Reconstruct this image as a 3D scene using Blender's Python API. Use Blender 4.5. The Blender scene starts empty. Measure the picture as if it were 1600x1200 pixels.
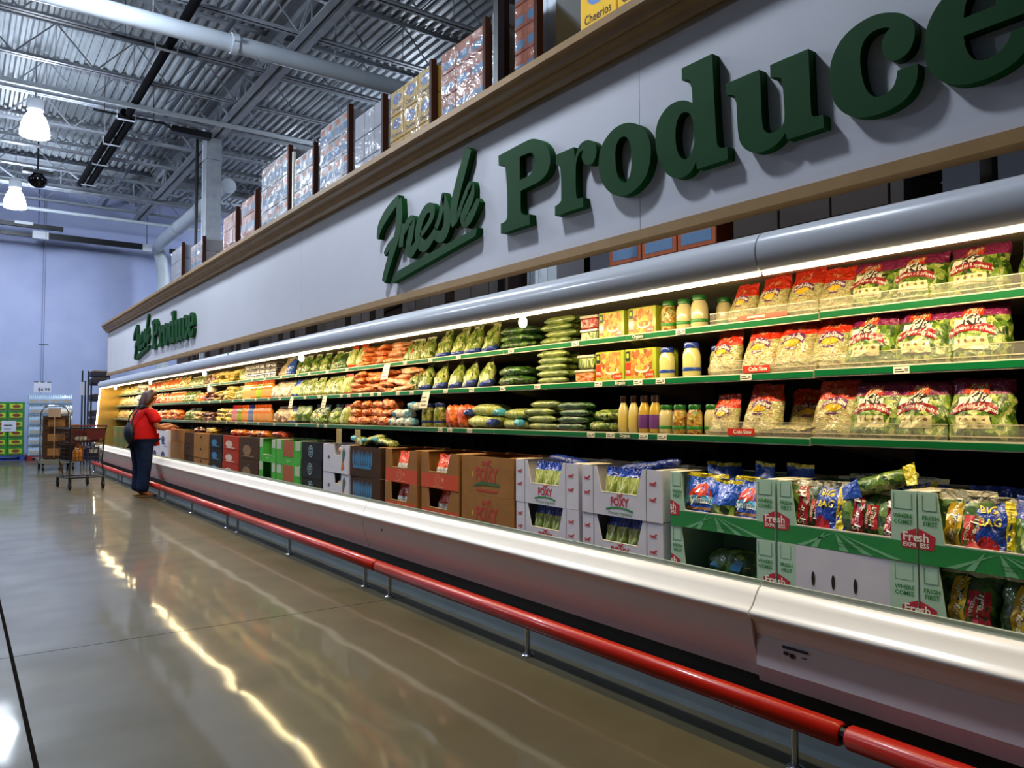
import bpy, math, random
from mathutils import Vector, Matrix, noise
from mathutils.geometry import tessellate_polygon
random.seed(7)
sc = bpy.context.scene
COL = sc.collection
PI = math.pi

# ------------------------------------------------------------------ camera, world, light, exposure
def look(yaw, pitch):
    return (math.radians(90 + pitch), 0, math.radians(-yaw))
cd = bpy.data.cameras.new('camera'); cam = bpy.data.objects.new('camera', cd); COL.objects.link(cam)
cam.location = (0, 0, 1.30); cam.rotation_euler = look(35.47, 2.18)
cd.sensor_width = 36; cd.lens = 36 * 1216 / 1600; cd.clip_end = 200
sc.camera = cam
sc.view_settings.view_transform = 'Standard'; sc.view_settings.look = 'None'
sc.view_settings.exposure = -0.30; sc.view_settings.gamma = 1; sc.view_settings.use_curve_mapping = False
W = bpy.data.worlds.new('world'); sc.world = W; W.use_nodes = True
W.node_tree.nodes['Background'].inputs[0].default_value = (0.38, 0.46, 0.85, 1)
W.node_tree.nodes['Background'].inputs[1].default_value = 0.06
sc.cycles.max_bounces = 6; sc.cycles.diffuse_bounces = 3; sc.cycles.glossy_bounces = 3
sc.cycles.transparent_max_bounces = 12; sc.cycles.caustics_reflective = False; sc.cycles.caustics_refractive = False
sc.cycles.sample_clamp_indirect = 4.0
WARM = (1.0, 0.76, 0.38); COOL = (0.62, 0.76, 1.0)
CASE_Y0 = 2.0 - 3.66; CASE_N = 6; PITCH = 3.66; CASE_Y1 = CASE_Y0 + CASE_N * PITCH
def area(name, loc, rot, sx, sy, power, col):
    l = bpy.data.lights.new(name, 'AREA'); l.shape = 'RECTANGLE'; l.size = sx; l.size_y = sy
    l.energy = power; l.color = col
    o = bpy.data.objects.new(name, l); COL.objects.link(o); o.location = loc; o.rotation_euler = rot
    return o
# the fluorescent lamps under the canopy of the cases, one per case section, throwing their light in over the shelves
for k in range(CASE_N):
    area('canopy_lamp_light', (2.738, CASE_Y0 + (k + .5) * PITCH, 1.874), (0, math.radians(-24), 0), .05, 3.5, 33, WARM)
# high-bay lamps: bright bell fixtures hanging from the joists
BAYS = [(1.07, 4.5), (1.07, 10.65), (1.07, 16.9), (1.07, 23.1), (-6.2, 14.6), (-6.2, 20.0), (8.6, 24.5), (8.2, 15.0)]  # left row unseen, for ceiling light; last lamp added to brighten the right deck
BAY_Z = 6.75
BAY_W = 195
for x, y in BAYS:
    l = bpy.data.lights.new('high_bay_light', 'AREA'); l.shape = 'DISK'; l.size = .44; l.energy = BAY_W; l.color = (.80, .90, 1.0)
    o = bpy.data.objects.new('high_bay_light', l); COL.objects.link(o); o.location = (x, y, BAY_Z - .27)

# ------------------------------------------------------------------ helpers
def lin(h):
    h = h.lstrip('#'); r = []
    for i in (0, 2, 4):
        c = int(h[i:i+2], 16) / 255
        r.append(c / 12.92 if c <= .04045 else ((c + .055) / 1.055) ** 2.4)
    return (r[0], r[1], r[2], 1)
MATS = {}
def mat(name, col='#808080', rough=.5, metal=0, coat=0, emit=None, es=0, trans=None, spec=.5):
    if name in MATS: return MATS[name]
    m = bpy.data.materials.new(name); m.use_nodes = True; b = m.node_tree.nodes['Principled BSDF']
    c = lin(col) if isinstance(col, str) else col
    b.inputs['Base Color'].default_value = c; b.inputs['Roughness'].default_value = rough
    b.inputs['Metallic'].default_value = metal; b.inputs['Coat Weight'].default_value = coat
    b.inputs['Coat Roughness'].default_value = .12; b.inputs['Specular IOR Level'].default_value = spec
    if emit: b.inputs['Emission Color'].default_value = lin(emit) if isinstance(emit, str) else emit; b.inputs['Emission Strength'].default_value = es
    if trans is not None:
        nt = m.node_tree; out = nt.nodes['Material Output']; mx = nt.nodes.new('ShaderNodeMixShader'); tr = nt.nodes.new('ShaderNodeBsdfTransparent')
        mx.inputs[0].default_value = trans
        nt.links.new(b.outputs[0], mx.inputs[1]); nt.links.new(tr.outputs[0], mx.inputs[2]); nt.links.new(mx.outputs[0], out.inputs[0])
    MATS[name] = m; return m
def nd(m, t, **kw):
    n = m.node_tree.nodes.new(t)
    for k, v in kw.items(): setattr(n, k, v)
    return n
def ramp(m, stops, interp='LINEAR'):
    r = nd(m, 'ShaderNodeValToRGB'); r.color_ramp.interpolation = interp
    e = r.color_ramp.elements
    while len(e) < len(stops): e.new(.5)
    for i, (p, c) in enumerate(stops): e[i].position = p; e[i].color = lin(c) if isinstance(c, str) else c
    return r
def coords(m, scale=(1, 1, 1), per_object=True):
    tc = nd(m, 'ShaderNodeTexCoord'); mp = nd(m, 'ShaderNodeMapping'); mp.inputs['Scale'].default_value = scale
    m.node_tree.links.new(tc.outputs['Object'], mp.inputs[0])
    if per_object:
        oi = nd(m, 'ShaderNodeObjectInfo'); mu = nd(m, 'ShaderNodeMath', operation='MULTIPLY'); mu.inputs[1].default_value = 17
        m.node_tree.links.new(oi.outputs['Random'], mu.inputs[0]); m.node_tree.links.new(mu.outputs[0], mp.inputs['Location'])
    return mp
def food(name, stops, scale=60, stretch=(1, 1, 1), rough=.45, coat=.9, bump=.35, kind='vor', wr=14, crough=.13):
    """a thing seen through glossy film: mottled colour, wrinkle bump and a clear coat"""
    m = mat(name, rough=rough, coat=coat); b = m.node_tree.nodes['Principled BSDF']; L = m.node_tree.links.new
    b.inputs['Coat Roughness'].default_value = crough
    mp = coords(m, tuple(scale * s for s in stretch))
    nz = nd(m, 'ShaderNodeTexNoise'); nz.inputs['Scale'].default_value = .6; nz.inputs['Detail'].default_value = 3
    L(mp.outputs[0], nz.inputs['Vector'])
    if kind == 'vor':
        v = nd(m, 'ShaderNodeTexVoronoi'); v.inputs['Scale'].default_value = 1
        mix = nd(m, 'ShaderNodeMix', data_type='VECTOR') if False else nd(m, 'ShaderNodeVectorMath', operation='MULTIPLY_ADD')
        mix.inputs[1].default_value = (1.2, 1.2, 1.2)
        L(nz.outputs['Color'], mix.inputs[0]); L(mp.outputs[0], mix.inputs[2]); L(mix.outputs[0], v.inputs['Vector'])
        sp = nd(m, 'ShaderNodeSeparateColor'); L(v.outputs['Color'], sp.inputs[0]); src = sp.outputs[0]; hsrc = v.outputs['Distance']
    else:
        n2 = nd(m, 'ShaderNodeTexNoise'); n2.inputs['Scale'].default_value = 1; n2.inputs['Detail'].default_value = 4; n2.inputs['Distortion'].default_value = 1.5
        L(mp.outputs[0], n2.inputs['Vector']); mr = nd(m, 'ShaderNodeMapRange'); mr.inputs[1].default_value = .32; mr.inputs[2].default_value = .68
        L(n2.outputs['Fac'], mr.inputs[0]); src = mr.outputs[0]; hsrc = n2.outputs['Fac']
    r = ramp(m, stops); L(src, r.inputs[0])
    mpf = coords(m, tuple(scale * s * 3.1 for s in stretch)); nf = nd(m, 'ShaderNodeTexNoise'); nf.inputs['Scale'].default_value = 1; nf.inputs['Detail'].default_value = 3; L(mpf.outputs[0], nf.inputs['Vector'])
    mrf = nd(m, 'ShaderNodeMapRange'); mrf.inputs[1].default_value = .3; mrf.inputs[2].default_value = .7; mrf.inputs[3].default_value = .55; mrf.inputs[4].default_value = 1.3; L(nf.outputs['Fac'], mrf.inputs[0])
    mm = nd(m, 'ShaderNodeVectorMath', operation='SCALE'); L(r.outputs[0], mm.inputs[0]); L(mrf.outputs[0], mm.inputs['Scale']); L(mm.outputs[0], b.inputs['Base Color'])
    bp = nd(m, 'ShaderNodeBump'); bp.inputs['Strength'].default_value = bump; bp.inputs['Distance'].default_value = .012
    L(hsrc, bp.inputs['Height']); L(bp.outputs[0], b.inputs['Normal'])
    mp2 = coords(m, (wr, wr, wr * .6)); n3 = nd(m, 'ShaderNodeTexNoise'); n3.inputs['Scale'].default_value = 1.6; n3.inputs['Detail'].default_value = 2; n3.inputs['Distortion'].default_value = 1.0
    L(mp2.outputs[0], n3.inputs['Vector']); b2 = nd(m, 'ShaderNodeBump'); b2.inputs['Strength'].default_value = .55; b2.inputs['Distance'].default_value = .03
    L(n3.outputs['Fac'], b2.inputs['Height']); L(b2.outputs[0], b.inputs['Coat Normal'])
    return m
def film(name, col, rough=.3, wr=16, var=.12):
    """printed glossy plastic film"""
    m = mat(name, col, rough=rough, coat=1); b = m.node_tree.nodes['Principled BSDF']; L = m.node_tree.links.new
    mp = coords(m, (wr, wr, wr)); n = nd(m, 'ShaderNodeTexNoise'); n.inputs['Scale'].default_value = 1.5; n.inputs['Detail'].default_value = 3; n.inputs['Distortion'].default_value = 1.2
    L(mp.outputs[0], n.inputs['Vector']); bp = nd(m, 'ShaderNodeBump'); bp.inputs['Strength'].default_value = .6; bp.inputs['Distance'].default_value = .03
    L(n.outputs['Fac'], bp.inputs['Height']); L(bp.outputs[0], b.inputs['Normal']); L(bp.outputs[0], b.inputs['Coat Normal'])
    return m

class MB:
    def __init__(s): s.v = []; s.f = []; s.m = []
    def add(s, vs, fs, mi=0):
        o = len(s.v); s.v += [tuple(v) for v in vs]; s.f += [tuple(i + o for i in f) for f in fs]; s.m += [mi] * len(fs); return s
    def box(s, a, b, mi=0):
        x0, y0, z0 = a; x1, y1, z1 = b
        return s.add([(x0,y0,z0),(x1,y0,z0),(x1,y1,z0),(x0,y1,z0),(x0,y0,z1),(x1,y0,z1),(x1,y1,z1),(x0,y1,z1)],
            [(0,3,2,1),(4,5,6,7),(0,1,5,4),(1,2,6,5),(2,3,7,6),(3,0,4,7)], mi)
    def bbox(s, a, b, r=.005, mi=0):
        """box with chamfered vertical and horizontal edges"""
        x0,y0,z0 = a; x1,y1,z1 = b; r = min(r, (x1-x0)/2.1, (y1-y0)/2.1, (z1-z0)/2.1)
        vs = []; 
        for (z, i) in ((z0, r), (z0 + r, 0), (z1 - r, 0), (z1, r)):
            X0, X1, Y0, Y1 = x0 + i, x1 - i, y0 + i, y1 - i
            vs += [(X0+r,Y0,z),(X1-r,Y0,z),(X1,Y0+r,z),(X1,Y1-r,z),(X1-r,Y1,z),(X0+r,Y1,z),(X0,Y1-r,z),(X0,Y0+r,z)]
        fs = [tuple(reversed(range(8))), tuple(range(24, 32))]
        for l in range(3):
            for k in range(8): a_, b_ = l*8+k, l*8+(k+1) % 8; fs.append((a_, b_, b_+8, a_+8))
        return s.add(vs, fs, mi)
    def tube(s, p, q, r, n=8, mi=0, r2=None, cap=True):
        p, q = Vector(p), Vector(q); d = q - p
        if d.length < 1e-6: return s
        u = d.orthogonal().normalized(); w = d.normalized().cross(u); r2 = r if r2 is None else r2
        vs = [p + (u*math.cos(2*PI*k/n) + w*math.sin(2*PI*k/n))*r for k in range(n)] + [q + (u*math.cos(2*PI*k/n) + w*math.sin(2*PI*k/n))*r2 for k in range(n)]
        fs = [(k, (k+1) % n, n+(k+1) % n, n+k) for k in range(n)]
        if cap: fs += [tuple(reversed(range(n))), tuple(range(n, 2*n))]
        return s.add(vs, fs, mi)
    def path(s, pts, r, n=8, mi=0, closed=False):
        P = [Vector(p) for p in pts]; N = len(P); vs = []; fs = []; u = None
        for i, p in enumerate(P):
            a = P[i-1] if i or closed else p; b = P[(i+1) % N] if i < N-1 or closed else p
            t = (b - a).normalized()
            u = (t.orthogonal() if u is None else (u - t*u.dot(t))).normalized(); w = t.cross(u)
            rr = r[i] if isinstance(r, (list, tuple)) else r
            vs += [p + (u*math.cos(2*PI*k/n) + w*math.sin(2*PI*k/n))*rr for k in range(n)]
        for i in range(N if closed else N-1):
            j = (i+1) % N
            for k in range(n): fs.append((i*n+k, i*n+(k+1) % n, j*n+(k+1) % n, j*n+k))
        if not closed: fs += [tuple(reversed(range(n))), tuple(range((N-1)*n, N*n))]
        return s.add(vs, fs, mi)
    def lathe(s, prof, c=(0,0,0), n=16, mi=0):
        vs = []; fs = []
        for r, z in prof: vs += [(c[0]+r*math.cos(2*PI*k/n), c[1]+r*math.sin(2*PI*k/n), c[2]+z) for k in range(n)]
        for i in range(len(prof)-1):
            for k in range(n): fs.append((i*n+k, i*n+(k+1) % n, (i+1)*n+(k+1) % n, (i+1)*n+k))
        fs += [tuple(reversed(range(n))), tuple(range((len(prof)-1)*n, len(prof)*n))]
        return s.add(vs, fs, mi)
    def loft_y(s, prof, y0, y1, mi=0, caps=True):
        """closed profile of (x, z) points run along y"""
        n = len(prof); vs = [(x, y0, z) for x, z in prof] + [(x, y1, z) for x, z in prof]
        fs = [(k, (k+1) % n, n+(k+1) % n, n+k) for k in range(n)]
        if caps:
            for t in tessellate_polygon([[Vector((x, z, 0)) for x, z in prof]]): fs += [tuple(t), tuple(n+i for i in reversed(t))]
        return s.add(vs, fs, mi)
    def plate(s, loops, fn, thick=0, mi=0):
        """2-D loops (outer, holes...) mapped by fn(a, b, depth); optional thickness"""
        flat = [p for l in loops for p in l]; n = len(flat)
        T = tessellate_polygon([[Vector((p[0], p[1], 0)) for p in l] for l in loops])
        vs = [fn(a, b, 0) for a, b in flat]; fs = [tuple(t) for t in T]
        if thick:
            vs += [fn(a, b, thick) for a, b in flat]; fs += [tuple(n+i for i in reversed(t)) for t in T]; o = 0
            for l in loops:
                k = len(l)
                for i in range(k): fs.append((o+i, o+(i+1) % k, n+o+(i+1) % k, n+o+i))
                o += k
        return s.add(vs, fs, mi)
def obj(name, mb, mats, parent=None, loc=(0,0,0), rz=0, smooth=False, ang=40):
    me = bpy.data.meshes.new(name); me.from_pydata(mb.v, [], mb.f)
    for m in (mats if isinstance(mats, (list, tuple)) else [mats]): me.materials.append(m)
    if len(set(mb.m)) > 1: me.polygons.foreach_set('material_index', mb.m)
    me.update()
    import bmesh
    bm = bmesh.new(); bm.from_mesh(me); bmesh.ops.recalc_face_normals(bm, faces=bm.faces)
    if smooth:
        for f in bm.faces: f.smooth = True
        for e in bm.edges:
            if len(e.link_faces) == 2 and e.calc_face_angle(0) > math.radians(ang): e.smooth = False
    bm.to_mesh(me); bm.free()
    o = bpy.data.objects.new(name, me); COL.objects.link(o); o.location = loc; o.rotation_euler = (0, 0, rz)
    if parent: o.parent = parent
    return o
def tag(o, label=None, cat=None, group=None, kind=None):
    if label: o['label'] = label
    if cat: o['category'] = cat
    if group: o['group'] = group
    if kind: o['kind'] = kind
    return o
def thing(name, label, cat, loc=(0,0,0), rz=0, group=None):
    o = bpy.data.objects.new(name, None); COL.objects.link(o); o.location = loc; o.rotation_euler = (0, 0, rz)
    o.empty_display_size = .05
    return tag(o, label, cat, group)
def struct(name, mb, m, **kw):
    o = obj(name, mb, m, **kw); o['kind'] = 'structure'; return o
KIDS = {}
def dup(o, parent=None):
    c = o.copy(); COL.objects.link(c)
    if parent: c.parent = parent
    for ch in list(o.children): dup(ch, c)
    return c
USED = set()
ORD = ['first','second','third','fourth','fifth','sixth','seventh','eighth','ninth','tenth','eleventh','twelfth','thirteenth','fourteenth','fifteenth','sixteenth','seventeenth','eighteenth','nineteenth','twentieth']
FACE = -PI/2      # products are built facing -Y and turned to face the aisle (-X)
def put(proto, spots, group=None):
    """first spot moves the built thing itself, every further one a copy; spot = (x, y, z, turn, label[, scale[, tiltx, tilty]])"""
    out = []
    for sp in spots:
        x, y, z, t, label = sp[:5]
        o = proto if id(proto) not in USED and proto.name not in USED else dup(proto)
        USED.add(proto.name)
        o.location = (x, y, z); o.rotation_euler = (sp[6] if len(sp) > 6 else 0, sp[7] if len(sp) > 7 else 0, FACE + t)
        s_ = sp[5] if len(sp) > 5 else 1
        o.scale = s_ if isinstance(s_, tuple) else (s_, s_, s_)
        o['label'] = label
        if group: o['group'] = group
        out.append(o)
    return out
def J(a): return random.uniform(-a, a)

# lettering
TXT = {}
def text2d(s, size=1.0, bold=0.0, shear=0.0, sx=1.0):
    k = (s, bold, shear)
    if k not in TXT:
        cu = bpy.data.curves.new('lettering', 'FONT'); cu.body = s; cu.size = 1; cu.offset = bold; cu.shear = shear; cu.resolution_u = 2
        cu.align_x = 'CENTER'; cu.fill_mode = 'FRONT'
        o = bpy.data.objects.new('lettering', cu); COL.objects.link(o)
        dg = bpy.context.evaluated_depsgraph_get(); me = o.evaluated_get(dg).to_mesh()
        vs = [(v.co.x, v.co.y) for v in me.vertices]; fs = [tuple(p.vertices) for p in me.polygons]
        o.evaluated_get(dg).to_mesh_clear(); bpy.data.objects.remove(o); bpy.data.curves.remove(cu)
        TXT[k] = (vs, fs)
    vs, fs = TXT[k]
    return [(a*size*sx, b*size) for a, b in vs], fs
def put_text(mb, s, fn, cx, cy, size, bold=.012, shear=0, sx=1, mi=0, arc=0, rot=0):
    """text centred on (cx, cy baseline), mapped by fn(a, b, 0)"""
    vs, fs = text2d(s, size, bold, shear, sx); out = []
    cr, sr = math.cos(rot), math.sin(rot)
    for a, b in vs:
        b2 = b + (arc * (a*a) if arc else 0)
        out.append(fn(cx + a*cr - b2*sr, cy + a*sr + b2*cr, 0))
    mb.add(out, fs, mi)
def ell(cx, cy, rx, ry, n=20, a0=0, a1=2*PI):
    return [(cx + rx*math.cos(a0+(a1-a0)*k/n), cy + ry*math.sin(a0+(a1-a0)*k/n)) for k in range(n)]
def rect(x0, y0, x1, y1): return [(x0,y0),(x1,y0),(x1,y1),(x0,y1)]

# ------------------------------------------------------------------ materials of the place
def concrete():
    m = mat('polished_concrete', '#5c5648', rough=.5, coat=.45); b = m.node_tree.nodes['Principled BSDF']; L = m.node_tree.links.new
    b.inputs['Coat Roughness'].default_value = .06
    mp = coords(m, (1, 1, 1), False)
    n = nd(m, 'ShaderNodeTexNoise'); n.inputs['Scale'].default_value = 1.3; n.inputs['Detail'].default_value = 4; n.inputs['Roughness'].default_value = .55; L(mp.outputs[0], n.inputs['Vector'])
    r = ramp(m, [(.3, '#463e28'), (.5, '#4f4730'), (.72, '#585038')]); L(n.outputs['Fac'], r.inputs[0])
    # saw-cut joints
    sx = nd(m, 'ShaderNodeSeparateXYZ'); L(mp.outputs[0], sx.inputs[0])
    def joint(axis, off, period, w):
        a = nd(m, 'ShaderNodeMath', operation='ADD'); a.inputs[1].default_value = -off + period*20.5; L(sx.outputs[axis], a.inputs[0])
        f = nd(m, 'ShaderNodeMath', operation='MODULO'); f.inputs[1].default_value = period; L(a.outputs[0], f.inputs[0])
        d = nd(m, 'ShaderNodeMath', operation='SUBTRACT'); d.inputs[1].default_value = period/2; L(f.outputs[0], d.inputs[0])
        ab = nd(m, 'ShaderNodeMath', operation='ABSOLUTE'); L(d.outputs[0], ab.inputs[0])
        lt = nd(m, 'ShaderNodeMath', operation='LESS_THAN'); lt.inputs[1].default_value = w; L(ab.outputs[0], lt.inputs[0]); return lt
    j1 = joint(0, .266, 3.6, .009); j2 = joint(1, 4.98, 3.55, .004)
    mx = nd(m, 'ShaderNodeMath', operation='MAXIMUM'); L(j1.outputs[0], mx.inputs[0]); L(j2.outputs[0], mx.inputs[1])
    c = nd(m, 'ShaderNodeMix', data_type='RGBA'); L(mx.outputs[0], c.inputs[0]); L(r.outputs[0], c.inputs[6]); c.inputs[7].default_value = lin('#1c1a17')
    L(c.outputs[2], b.inputs['Base Color'])
    n2 = nd(m, 'ShaderNodeTexNoise'); n2.inputs['Scale'].default_value = 3.0; n2.inputs['Detail'].default_value = 0; L(mp.outputs[0], n2.inputs['Vector'])
    bp = nd(m, 'ShaderNodeBump'); bp.inputs['Strength'].default_value = .09; bp.inputs['Distance'].default_value = .02; L(n2.outputs['Fac'], bp.inputs['Height'])
    L(bp.outputs[0], b.inputs['Normal']); L(bp.outputs[0], b.inputs['Coat Normal'])
    for nm_, v_ in (('Coat Weight', .45), ('Specular IOR Level', .3)):
        q = nd(m, 'ShaderNodeMapRange'); q.inputs[3].default_value = v_; q.inputs[4].default_value = 0; L(mx.outputs[0], q.inputs[0]); L(q.outputs[0], b.inputs[nm_])
    n3 = nd(m, 'ShaderNodeTexNoise'); n3.inputs['Scale'].default_value = 2.4; n3.inputs['Detail'].default_value = 1; L(mp.outputs[0], n3.inputs['Vector'])
    mr = nd(m, 'ShaderNodeMapRange'); mr.inputs[1].default_value = .3; mr.inputs[2].default_value = .7; mr.inputs[3].default_value = .42; mr.inputs[4].default_value = .52
    L(n3.outputs['Fac'], mr.inputs[0]); L(mr.outputs[0], b.inputs['Roughness'])
    return m
def painted(name, c1, c2, rough=.55, sc_=2, bump=.0):
    m = mat(name, c1, rough=rough); b = m.node_tree.nodes['Principled BSDF']; L = m.node_tree.links.new
    mp = coords(m, (1, 1, 1), False); n = nd(m, 'ShaderNodeTexNoise'); n.inputs['Scale'].default_value = sc_; n.inputs['Detail'].default_value = 5
    L(mp.outputs[0], n.inputs['Vector']); r = ramp(m, [(.35, c1), (.65, c2)]); L(n.outputs['Fac'], r.inputs[0]); L(r.outputs[0], b.inputs['Base Color'])
    if bump:
        bp = nd(m, 'ShaderNodeBump'); bp.inputs['Strength'].default_value = bump; bp.inputs['Distance'].default_value = .01; L(n.outputs['Fac'], bp.inputs['Height']); L(bp.outputs[0], b.inputs['Normal'])
    return m
M_FLOOR = concrete()
M_WALL = painted('wall_paint', '#a9b3dc', '#b3bce2', .6, 1.2)
M_DECK = painted('deck_steel', '#8f959b', '#a2a8ad', .42, 3)
M_STEEL = painted('steel_paint', '#8e939c', '#9da2a8', .5, 6)
M_PIPE = painted('white_pipe_paint', '#c3ccd6', '#cdd5dc', .4, 3)
M_BLACK = mat('black_metal', '#0d0e12', rough=.45)
M_CHROME = mat('chrome', '#b8bcc4', rough=.18, metal=1)
M_SIGNW = painted('sign_board_white', '#d9d8e2', '#dddce6', .5, 1.5)
M_TAN = painted('tan_wood_moulding', '#9a7440', '#a57e48', .5, 5)
M_GREEN = painted('letter_green', '#014011', '#014514', .6, 8)
M_GREEN.node_tree.nodes['Principled BSDF'].inputs['Specular IOR Level'].default_value = .12
M_CASE = painted('case_enamel', '#e8e4e2', '#ebe8e6', .28, 3)
M_CASEG = painted('case_lower_enamel', '#dedadf', '#e3dfe4', .35, 3)
M_CANOPY = mat('canopy_enamel', '#d9dae2', rough=.24, coat=.4)
M_DARKIN = painted('shaded_case_back', '#1f1a16', '#26201b', .6, 6)  # dark colour stands in for the shadowed case interior
M_SHELF = painted('shelf_enamel', '#8d8377', '#978d81', .4, 6)
M_GSTRIP = mat('green_price_moulding', '#0a7342', rough=.3, coat=.5)
M_WSTRIP = mat('white_moulding', '#e9e4d6', rough=.35)
M_TAGP = mat('tag_paper', '#efece6', rough=.6)
M_INK = mat('ink_black', '#20222a', rough=.6)
M_RED = mat('bumper_red', '#b01a04', rough=.32, coat=.25, spec=.3)
M_KICK = painted('kick_plate_steel', '#8b989f', '#95a1a7', .35, 4)
M_GLOW = mat('fluorescent_tube_glow', '#ffffff', emit=(1, .84, .55, 1), es=14)
M_BULB = mat('bulb_glow', '#ffffff', emit=(1, .9, .72, 1), es=14)
M_ACRYL = mat('clear_acrylic', '#d8d8d0', rough=.2, trans=.88, spec=.25)
M_BELL = mat('high_bay_glow', '#ffffff', emit=(.74, .85, 1.0, 1), es=125)

# ------------------------------------------------------------------ the building
fl = MB(); fl.add([(-14,-8,0),(26,-8,0),(26,27.2,0),(-14,27.2,0)], [(0,1,2,3)]); struct('floor', fl, M_FLOOR)
wb = MB(); wb.box((-14, 27.2, 0), (26, 27.5, 9.2)); struct('wall_far', wb, M_WALL)
sb = MB()
for x in (-5.3, 2.02, 9.4): sb.box((x-.012, 27.185, 0), (x+.012, 27.2, 8.0))
struct('trim_1', sb, mat('wall_joint', '#8790b8', rough=.7))
bw = MB(); bw.box((15.7, -8, 0), (15.9, 27.2, 9.2)); struct('wall_right', bw, mat('dim_wall', '#6f7078', rough=.7))
DECK_Z = 8.15; CH = 7.40
dk = MB(); x = -14.0; prof = []
while x < 16: prof += [(x, DECK_Z), (x+.055, DECK_Z), (x+.085, DECK_Z+.05), (x+.14, DECK_Z+.05)]; x += .17
vs = [(a, -8, z) for a, z in prof] + [(a, 27.2, z) for a, z in prof]; n = len(prof)
dk.add(vs, [(k, k+1, n+k+1, n+k) for k in range(n-1)]); struct('ceiling', dk, M_DECK)
# open-web joists across the hall
def joist(y, x0=-13.0, x1=15.5, depth=.62, r=.035):
    t = thing('steel_joist', 'pale grey open-web steel joist crossing under the corrugated ceiling deck', 'joist', (0, y, 0), 0, 'open-web joists under the ceiling')
    a = MB(); a.box((x0, -.075, CH), (x1, -.012, CH+.012)); a.box((x0, .012, CH), (x1, .075, CH+.012)); a.box((x0, -.024, CH), (x1, -.012, CH+.06)); a.box((x0, .012, CH), (x1, .024, CH+.06))
    obj('bottom_chord', a, M_STEEL, t)
    b = MB(); z = DECK_Z-.01; b.box((x0, -.06, z-.012), (x1, .06, z)); b.box((x0, -.02, z-.06), (x1, -.008, z-.012)); b.box((x0, .008, z-.06), (x1, .02, z-.012))
    obj('top_chord', b, M_STEEL, t)
    w = MB(); k = 0; xx = x0
    while xx < x1-1.2:
        w.tube((xx, 0, CH+.03), (xx+.62, 0, z-.03), .014, 6); w.tube((xx+.62, 0, z-.03), (xx+1.24, 0, CH+.03), .014, 6); w.tube((xx+.62, 0, z-.03), (xx+.62, 0, CH+.03), .008, 4); xx += 1.24
    obj('web_bars', w, M_STEEL, t); return t
jy = [13.75 + 1.72*k for k in range(-4, 8)]
j0 = joist(jy[0])
for y in jy[1:]:
    c = dup(j0); c.location = (0, y, 0)
def girder(name, p0, p1, z, dep, label):
    t = thing(name, label, 'girder', (0,0,0), 0, None); ax = 0 if p0[1] == p1[1] else 1
    def bx(mb, off, zz0, zz1, w):
        if ax: mb.box((p0[0]+off-w, p0[1], zz0), (p0[0]+off+w, p1[1], zz1))
        else: mb.box((p0[0], p0[1]+off-w, zz0), (p1[0], p0[1]+off+w, zz1))
    a = MB(); bx(a, -.09, z, z+.016, .07); bx(a, .09, z, z+.016, .07); bx(a, -.026, z, z+.14, .008); bx(a, .026, z, z+.14, .008); obj('bottom_chord', a, M_STEEL, t)
    b = MB(); bx(b, -.08, z+dep, z+dep+.016, .07); bx(b, .08, z+dep, z+dep+.016, .07); bx(b, 0, z+dep-.12, z+dep, .014); obj('top_chord', b, M_STEEL, t)
    w = MB(); L_ = (p1[ax]-p0[ax]); n_ = int(L_/1.72); st = L_/n_
    for k in range(n_):
        q = lambda s_, zz: (p0[0]+s_, p0[1], zz) if ax == 0 else (p0[0], p0[1]+s_, zz)
        w.tube(q(k*st, z+.05), q((k+.5)*st, z+dep-.05), .028, 6); w.tube(q((k+.5)*st, z+dep-.05), q((k+1)*st, z+.05), .028, 6); w.tube(q((k+.5)*st, z+.05), q((k+.5)*st, z+dep-.05), .016, 6)
    obj('web_bars', w, M_STEEL, t); return t
girder('steel_girder', (4.5, -7), (4.5, 27.1), CH-.02, .66, 'deep steel girder running down the hall over the storage racks onto the building columns')
girder('steel_girder', (-13, 23.9), (15.5, 23.9), CH-.10, .7, 'deep steel girder crossing the hall just in front of the far wall')
# building columns
for (y, lb) in ((5.55, 'grey steel building column rising between the yellow cereal pallets, conduits beside it'), (17.8, 'grey steel building column standing farther off where the girder lands, black pipe beside it')):
    t = thing('building_column', lb, 'column', (4.5, y, 0))
    a = MB(); a.box((-.155,-.15,0), (.16,.15,CH)); a.box((-.162,-.15,0),(-.155,-.12,CH)); a.box((-.162,.12,0),(-.155,.15,CH)); a.box((-.162,-.012,0),(-.155,.012,CH)); obj('column_shaft', a, M_PIPE if y < 10 else M_STEEL, t)
    for q in (.19, .25, .31): c = MB(); c.tube((-.12, q, 0), (-.12, q, CH+.3), .022, 8); obj('conduit', c, M_PIPE, t)
    if y > 10:
        c = MB(); c.tube((-.22, .44, 0), (-.22, .44, CH+.3), .035, 8); obj('black_pipe', c, M_BLACK, t)
        b = MB(); b.box((-.18,-.19,CH-.5), (.18,.19,CH-.44)); obj('cap_plate', b, M_STEEL, t)
# black post nearer, in front of the pallets
t = MB(); t.box((-.035,-.035,0), (.035,.035,7.3)); tag(obj('black_post', t, M_BLACK, loc=(3.86, 5.62, 0)), 'slim black post in front of the wrapped pallets near the steel column', 'post')
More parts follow.
